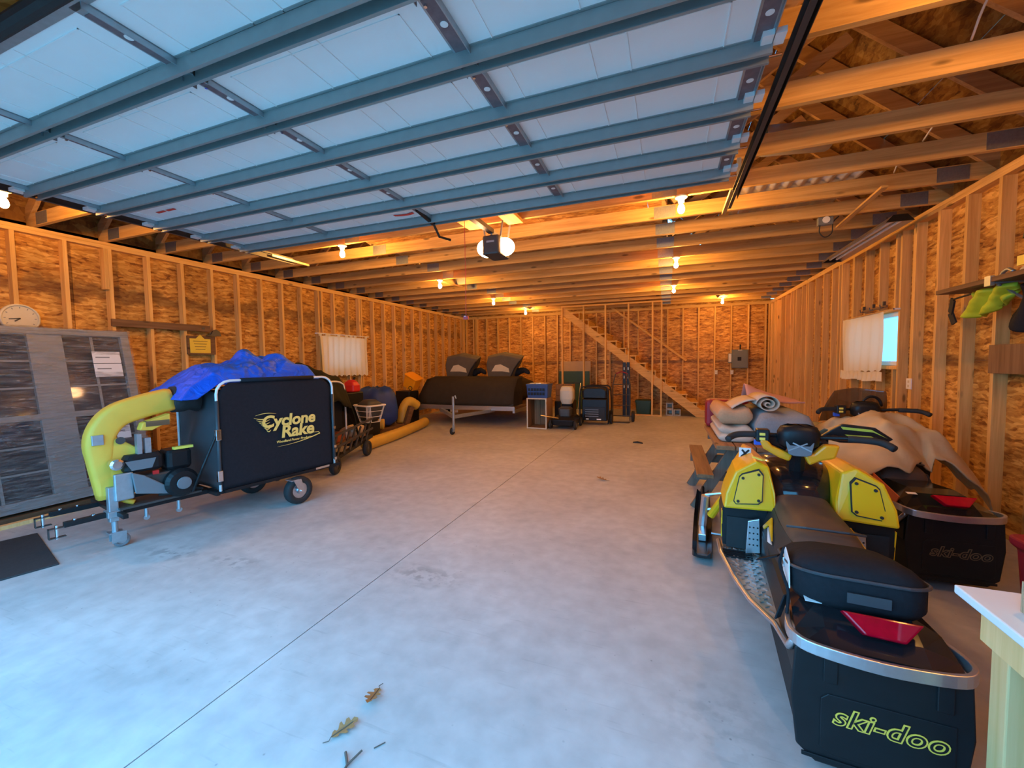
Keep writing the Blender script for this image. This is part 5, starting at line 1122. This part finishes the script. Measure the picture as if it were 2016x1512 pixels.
# ------------------------------------------------------------------ workbench at lower right
wk = thing('workbench', 'pale pine workbench with painted top at the right edge', 'workbench', (1.2, 1.05, 0))
MB().bb(-.42, .5, -.5, .48, .775, .80).build('top', 'white_mark', wk, bevel=.004)
for a in ((-.38, -.342, -.46, .44), (.44, .478, -.46, .44)): MB().bb(a[0], a[1], a[2], a[3], .67, .7745).build('apron', 'pale_pine', wk)
for y in (-.46, .402): MB().bb(-.3415, .4395, y, y+.038, .67, .7745).build('apron', 'pale_pine', wk)
for x in (-.42, .40):
    for y in (-.46, .30): MB().bb(x+.041, x+.13, y+.039, y+.1, 0, .7745).build('leg', 'pale_pine', wk, bevel=.004)
MB().bb(-.3, .4, -.4, .36, .2, .22).build('lower_shelf', 'pale_pine', wk)
cbx = thing('cardboard_box', 'low open cardboard tray on the workbench top', 'box', (1.07, 1.25, .803))
for a in ((-.22, .3, -.16, -.155, 0, .08), (-.22, .3, .155, .16, 0, .08), (-.22, -.215, -.154, .154, 0, .08), (.295, .3, -.154, .154, 0, .08), (-.214, .294, -.154, .154, 0, .005)): MB().bb(*a).build('cardboard_side', 'cardboard', cbx)
for k, (x, y) in enumerate(((-.3, .28), (-.12, .08), (-.2, .35))): MB().lathe([(.012, 0), (.012, .002)], (x, y, .8), 10).build('knot', 'dark_board', wk)
tag(MB().loft([[V((x, y, z)) for x, y in rrect(w, d, .05, 3)] for z, w, d in ((0, .4, .3), (.5, .46, .36), (.52, .5, .4), (.56, .5, .4))]).build('red_tote', 'maroon', None, bevel=.01, loc=(1.86, 2.6, 0)), 'red plastic tote on the floor behind the workbench', 'tote')
# ------------------------------------------------------------------ wall shelf and things on it
sh_ = thing('storage_shelf', 'dark brown wall shelf on steel brackets at upper right', 'shelf', (0, 0, 0))
MB().bb(2.15, XR-.001, 3.2, 4.62, 1.985, 2.02).build('board', 'dark_board', sh_, bevel=.003)
for y in (4.0, 3.3):
    MB().bb(2.18, XR-.002, y-.015, y+.015, 1.973, 1.9845).build('bracket', 'galvanized', sh_); MB().bar((2.2, y, 1.97), (XR-.01, y, 1.72), .02, .012).build('bracket_stay', 'galvanized', sh_)
    MB().bb(XR-.014, XR-.002, y-.015, y+.015, 1.68, 1.972).build('bracket', 'galvanized', sh_); MB().bb(2.145, 2.17, y-.03, y+.03, 1.96, 2.03).build('bracket_end', 'galvanized', sh_)
ln = thing('lantern', 'dark green camping lantern on the wall shelf', 'lantern', (2.34, 3.86, 2.0205))
MB().lathe([(.09, 0), (.095, .03), (.08, .05)], (0,0,0), 18).build('base', 'cream', ln); MB().lathe([(.07, .0505), (.08, .1), (.08, .2), (.06, .24)], (0,0,0), 18).build('globe', 'dark_glass', ln, smooth=True)
MB().lathe([(.09, .2405), (.085, .28), (.04, .31)], (0,0,0), 18).build('cap', 'green_plastic', ln); MB().bb(-.096, -.081, -.05, .05, .055, .12).build('label', 'logo_yellow', ln)
tag(MB().tube(spline([(2.3, 4.16, 2.03), (2.3, 4.13, 2.07), (2.3, 4.08, 2.085), (2.3, 4.03, 2.06)], 4), .012, 8).build('steel_hook', 'galvanized', None, smooth=True), 'small bent steel hook on the wall shelf by the lantern', 'hook')
# lime jacket, dark bag and strap hanging under the shelf
def lime_f(u, v):
    y = 4.36-.42*u+.1*v; z = 1.958-.18*v*(1-.55*u)-.05*math.sin(u*3)*v
    return (2.24+.035*math.sin(u*13+v*4)+.03*v+.03*fbm(u*5, v*5), y, z)
tag(MB().grid(lime_f, 26, 16).build('lime_jacket', 'hanging_lime', None, smooth=True, solid=.03), 'bright lime garment tucked under the wall shelf', 'garment')
def dark_f(u, v):
    return (2.27+.04*math.sin(u*9+v*3), 3.9-.36*u+.05*v, 1.95-.36*v*(.6+.4*math.sin(u*3.1))-.02*math.sin(u*11))
tag(MB().grid(dark_f, 22, 18).build('dark_bag', 'black_cloth', None, smooth=True, solid=.04), 'black bag hanging under the wall shelf beside the lime garment', 'bag')
tag(MB().bar((2.42, 4.93, 1.975), (2.45, 5.02, 1.86), .06, .015, (1,0,0)).bar((2.45, 5.02, 1.86), (2.46, 4.98, 1.76), .06, .014, (1,0,0)).bar((2.42, 4.93, 1.975), (2.44, 4.62, 2.0), .02, .01).build('strap', 'black_rubber'), 'short curved black strap hanging off the shelf end', 'strap')
tag(MB().bb(2.49, XR-.0005, 4.18, 4.21, 1.72, 1.84).build('peg', 'dark_board'), 'small dark peg on a stud below the lime garment', 'peg')
tag(MB().bb(XR-.03, XR-.0005, 3.4, 4.62, 1.315, 1.55).build('nailed_plank', 'crate_wood', bevel=.003), 'wide brown plank nailed across right wall studs below the shelf', 'plank')
hk = thing('hook_rail', 'dark hook rail above the right wall window', 'hook rail', (XR, 6.75, 2.085))
MB().bb(-.02, -.0005, -.34, .34, -.01, .02).build('rail', 'dark_board', hk)
for y in (-.28, 0, .28): MB().tube([(-.02, y, .0), (-.05, y, -.01), (-.06, y, .03)], .006, 6).build('hook', 'dark_steel', hk); MB().bb(-.03, -.0005, y-.012, y+.012, .02, .07).build('hook_plate', 'dark_steel', hk)
# ------------------------------------------------------------------ things stored in and under the right-hand joists
sl = thing('shop_light', 'long grey fluorescent shop light hung beside the right wall plate', 'light fixture', (2.24, 6.4, 2.86), 0, rot=(R(-1.5), 0, R(2)))
MB().loft([[V((x, y, z)) for x, z in ((-.12, 0), (-.06, .07), (.06, .07), (.12, 0), (.115, 0), (.055, .062), (-.055, .062), (-.115, 0))] for y in (-.85, .85)]).build('reflector', 'aluminium', sl)
MB().prism([(-.12, 0), (-.06, .07), (.06, .07), (.12, 0)], (0, -.866, 0), (1,0,0), (0,0,1), (0,.015,0)).build('end_cap', 'black_plastic', sl); MB().prism([(-.12, 0), (-.06, .07), (.06, .07), (.12, 0)], (0, .851, 0), (1,0,0), (0,0,1), (0,.015,0)).build('end_cap', 'black_plastic', sl)
for x in (-.04, .04): MB().tube([(x, -.8, .03), (x, .8, .03)], .016, 10).build('tube', 'white_plastic', sl)
for y in (-.6, .6): MB().tube([(0, y, .07), (0, y, .134)], .004, 6).build('chain', 'dark_steel', sl)
tag(MB().bar((1.83, 5.84, HT-.03), (1.80, 4.68, HT-.015), .05, .02).build('wood_strip', 'plate_wood'), 'thin pine strip hanging under the joists above the shop light', 'strip')
jb = thing('junction_box', 'small blue-grey junction box with a wire loop under the joists', 'junction box', (1.60, 5.48, HT-.085))
MB().bb(-.07, .07, -.02, .04, 0, .084).build('box', 'grey_plastic', jb, bevel=.006); MB().lathe([(.035, 0), (.035, -.01)], (0, -.02, .05), 14, 'y').build('dial', 'white_plastic', jb)
MB().tube(spline([(-.05, 0, .0), (-.05, 0, -.08), (0, 0, -.13), (.06, 0, -.09), (.07, 0, .02), (.12, 0, .08)], 5), .006, 6).build('wire', 'black_rubber', jb, smooth=True)
cs = MB(); n = 60
cs.grid(lambda u, v: (.66+1.02*u, 4.60+1.1*v, HT+.168+.018*math.sin(u*2*math.pi*9)), n*2, 1)
tag(cs.build('corrugated_sheet', 'corrugated', None, smooth=True, solid=.002), 'grey corrugated metal sheet laid across the right-hand joists', 'metal sheet')
dc = thing('metal_duct', 'short silver duct lying across the joists near the door track', 'duct', (.98, 3.95, HT+.141), R(12))
MB().lathe([(.11, -.25), (.115, -.24), (.115, .24), (.11, .25)], (0, .1, .116), 20, 'x', caps=False).build('tube', 'duct_silver', dc, smooth=True)
MB().lathe([(.108, -.2), (.108, .2)], (0, .1, .116), 20, 'x').build('lining', 'black_plastic', dc)
# cables stapled between the trusses
for k, (a, b, c) in enumerate((((1.35, 2.46, HT+.145), (1.42, 2.75, HT+.16), (1.5, 3.0, HT+.145)), ((1.75, 3.68, HT+.145), (1.8, 3.95, HT+.155), (1.85, 4.22, HT+.145)), ((1.8, 4.30, HT+.145), (1.86, 4.6, HT+.155), (1.92, 4.83, HT+.145)))):
    tag(MB().tube(spline([a, b, c], 6), .006, 6).build('cable', 'white_plastic', None, smooth=True), 'white electric cable looped between right-hand joists, '+('nearest the camera', 'second from the camera', 'farthest of three')[k], 'cable')
for k, (a, b) in enumerate((((-3.55, 4.62, HT+.03), (-3.35, 4.84, HT+.06)),)): pass
tag(MB().bar((-3.98, 6.75, HT-.01), (-3.86, 7.45, HT-.012), .04, .018).build('wood_strip', 'pale_pine'), 'short pale strip nailed under the joists by the second left bulb', 'strip')
# ------------------------------------------------------------------ leaves, twig and spots on the floor
def oak_leaf(label, x, y, rz, L, curl):
    t = thing('oak_leaf', label, 'leaf', (x, y, .004), rz, 'fallen oak leaves')
    half = [(0, .0), (.05, .06), (.12, .14), (.2, .17), (.24, .1), (.3, .1), (.42, .28), (.5, .3), (.48, .16), (.54, .12), (.66, .27), (.76, .26), (.7, .13), (.78, .09), (.9, .14), (1.0, .0)]
    vs = [V((0, s*L, .004+curl*.05*s*s)) for s, w in half]; n = len(half); fs = []; m = MB()
    lf = [V((-w*L, s*L, .004+curl*(.1*w+.05*s*s))) for s, w in half]; rf = [V((w*L, s*L, .004+curl*(.1*w+.05*s*s))) for s, w in half]
    m.add(vs+lf+rf, [(i, i+1, n+i+1, n+i) for i in range(n-1)]+[(i, 2*n+i, 2*n+i+1, i+1) for i in range(n-1)])
    m.build('blade', 'leaf_brown', t, solid=.0008); MB().tube([(0, -.28*L, .002), (.01, -.1*L, .003), (0, 0, .005), (0, .8*L, .006+curl*.03)], .0016, 5).build('stem', 'bark', t)
    return t
oak_leaf('brown oak leaf on the concrete, upper of two near the camera', -1.195, 1.43, R(190), .105, .4)
oak_leaf('brown oak leaf on the concrete, lower of two near the camera', -1.215, 1.165, R(-25), .11, .2)
tag(MB().tube([(-1.06, 1.02, .006), (-1.075, 1.10, .008), (-1.115, 1.135, .01)], .005, 6).tube([(-1.075, 1.10, .008), (-1.06, 1.16, .012)], .004, 6).tube([(-1.07, 1.06, .008), (-1.03, 1.08, .01)], .003, 6).build('twig', 'bark'), 'small forked twig on the concrete at the bottom edge', 'twig')
tag(MB().bar((-1.03, 1.19, .003), (-1.005, 1.225, .003), .003, .003).build('twig', 'bark'), 'tiny straight stick on the concrete right of the lower leaf', 'twig')
oak_leaf('dark curled leaf on the floor right of the joint', -.68, 5.0, R(80), .13, .5)
tag(MB().tube([(-.56, 7.5, .012), (-.49, 7.53, .016), (-.42, 7.5, .01), (-.40, 7.44, .008)], [.02, .04, .03, .01], 8, flat=.35).build('dark_rag', 'black_rubber', None, smooth=True), 'small dark rag on the floor before the stairs', 'rag')
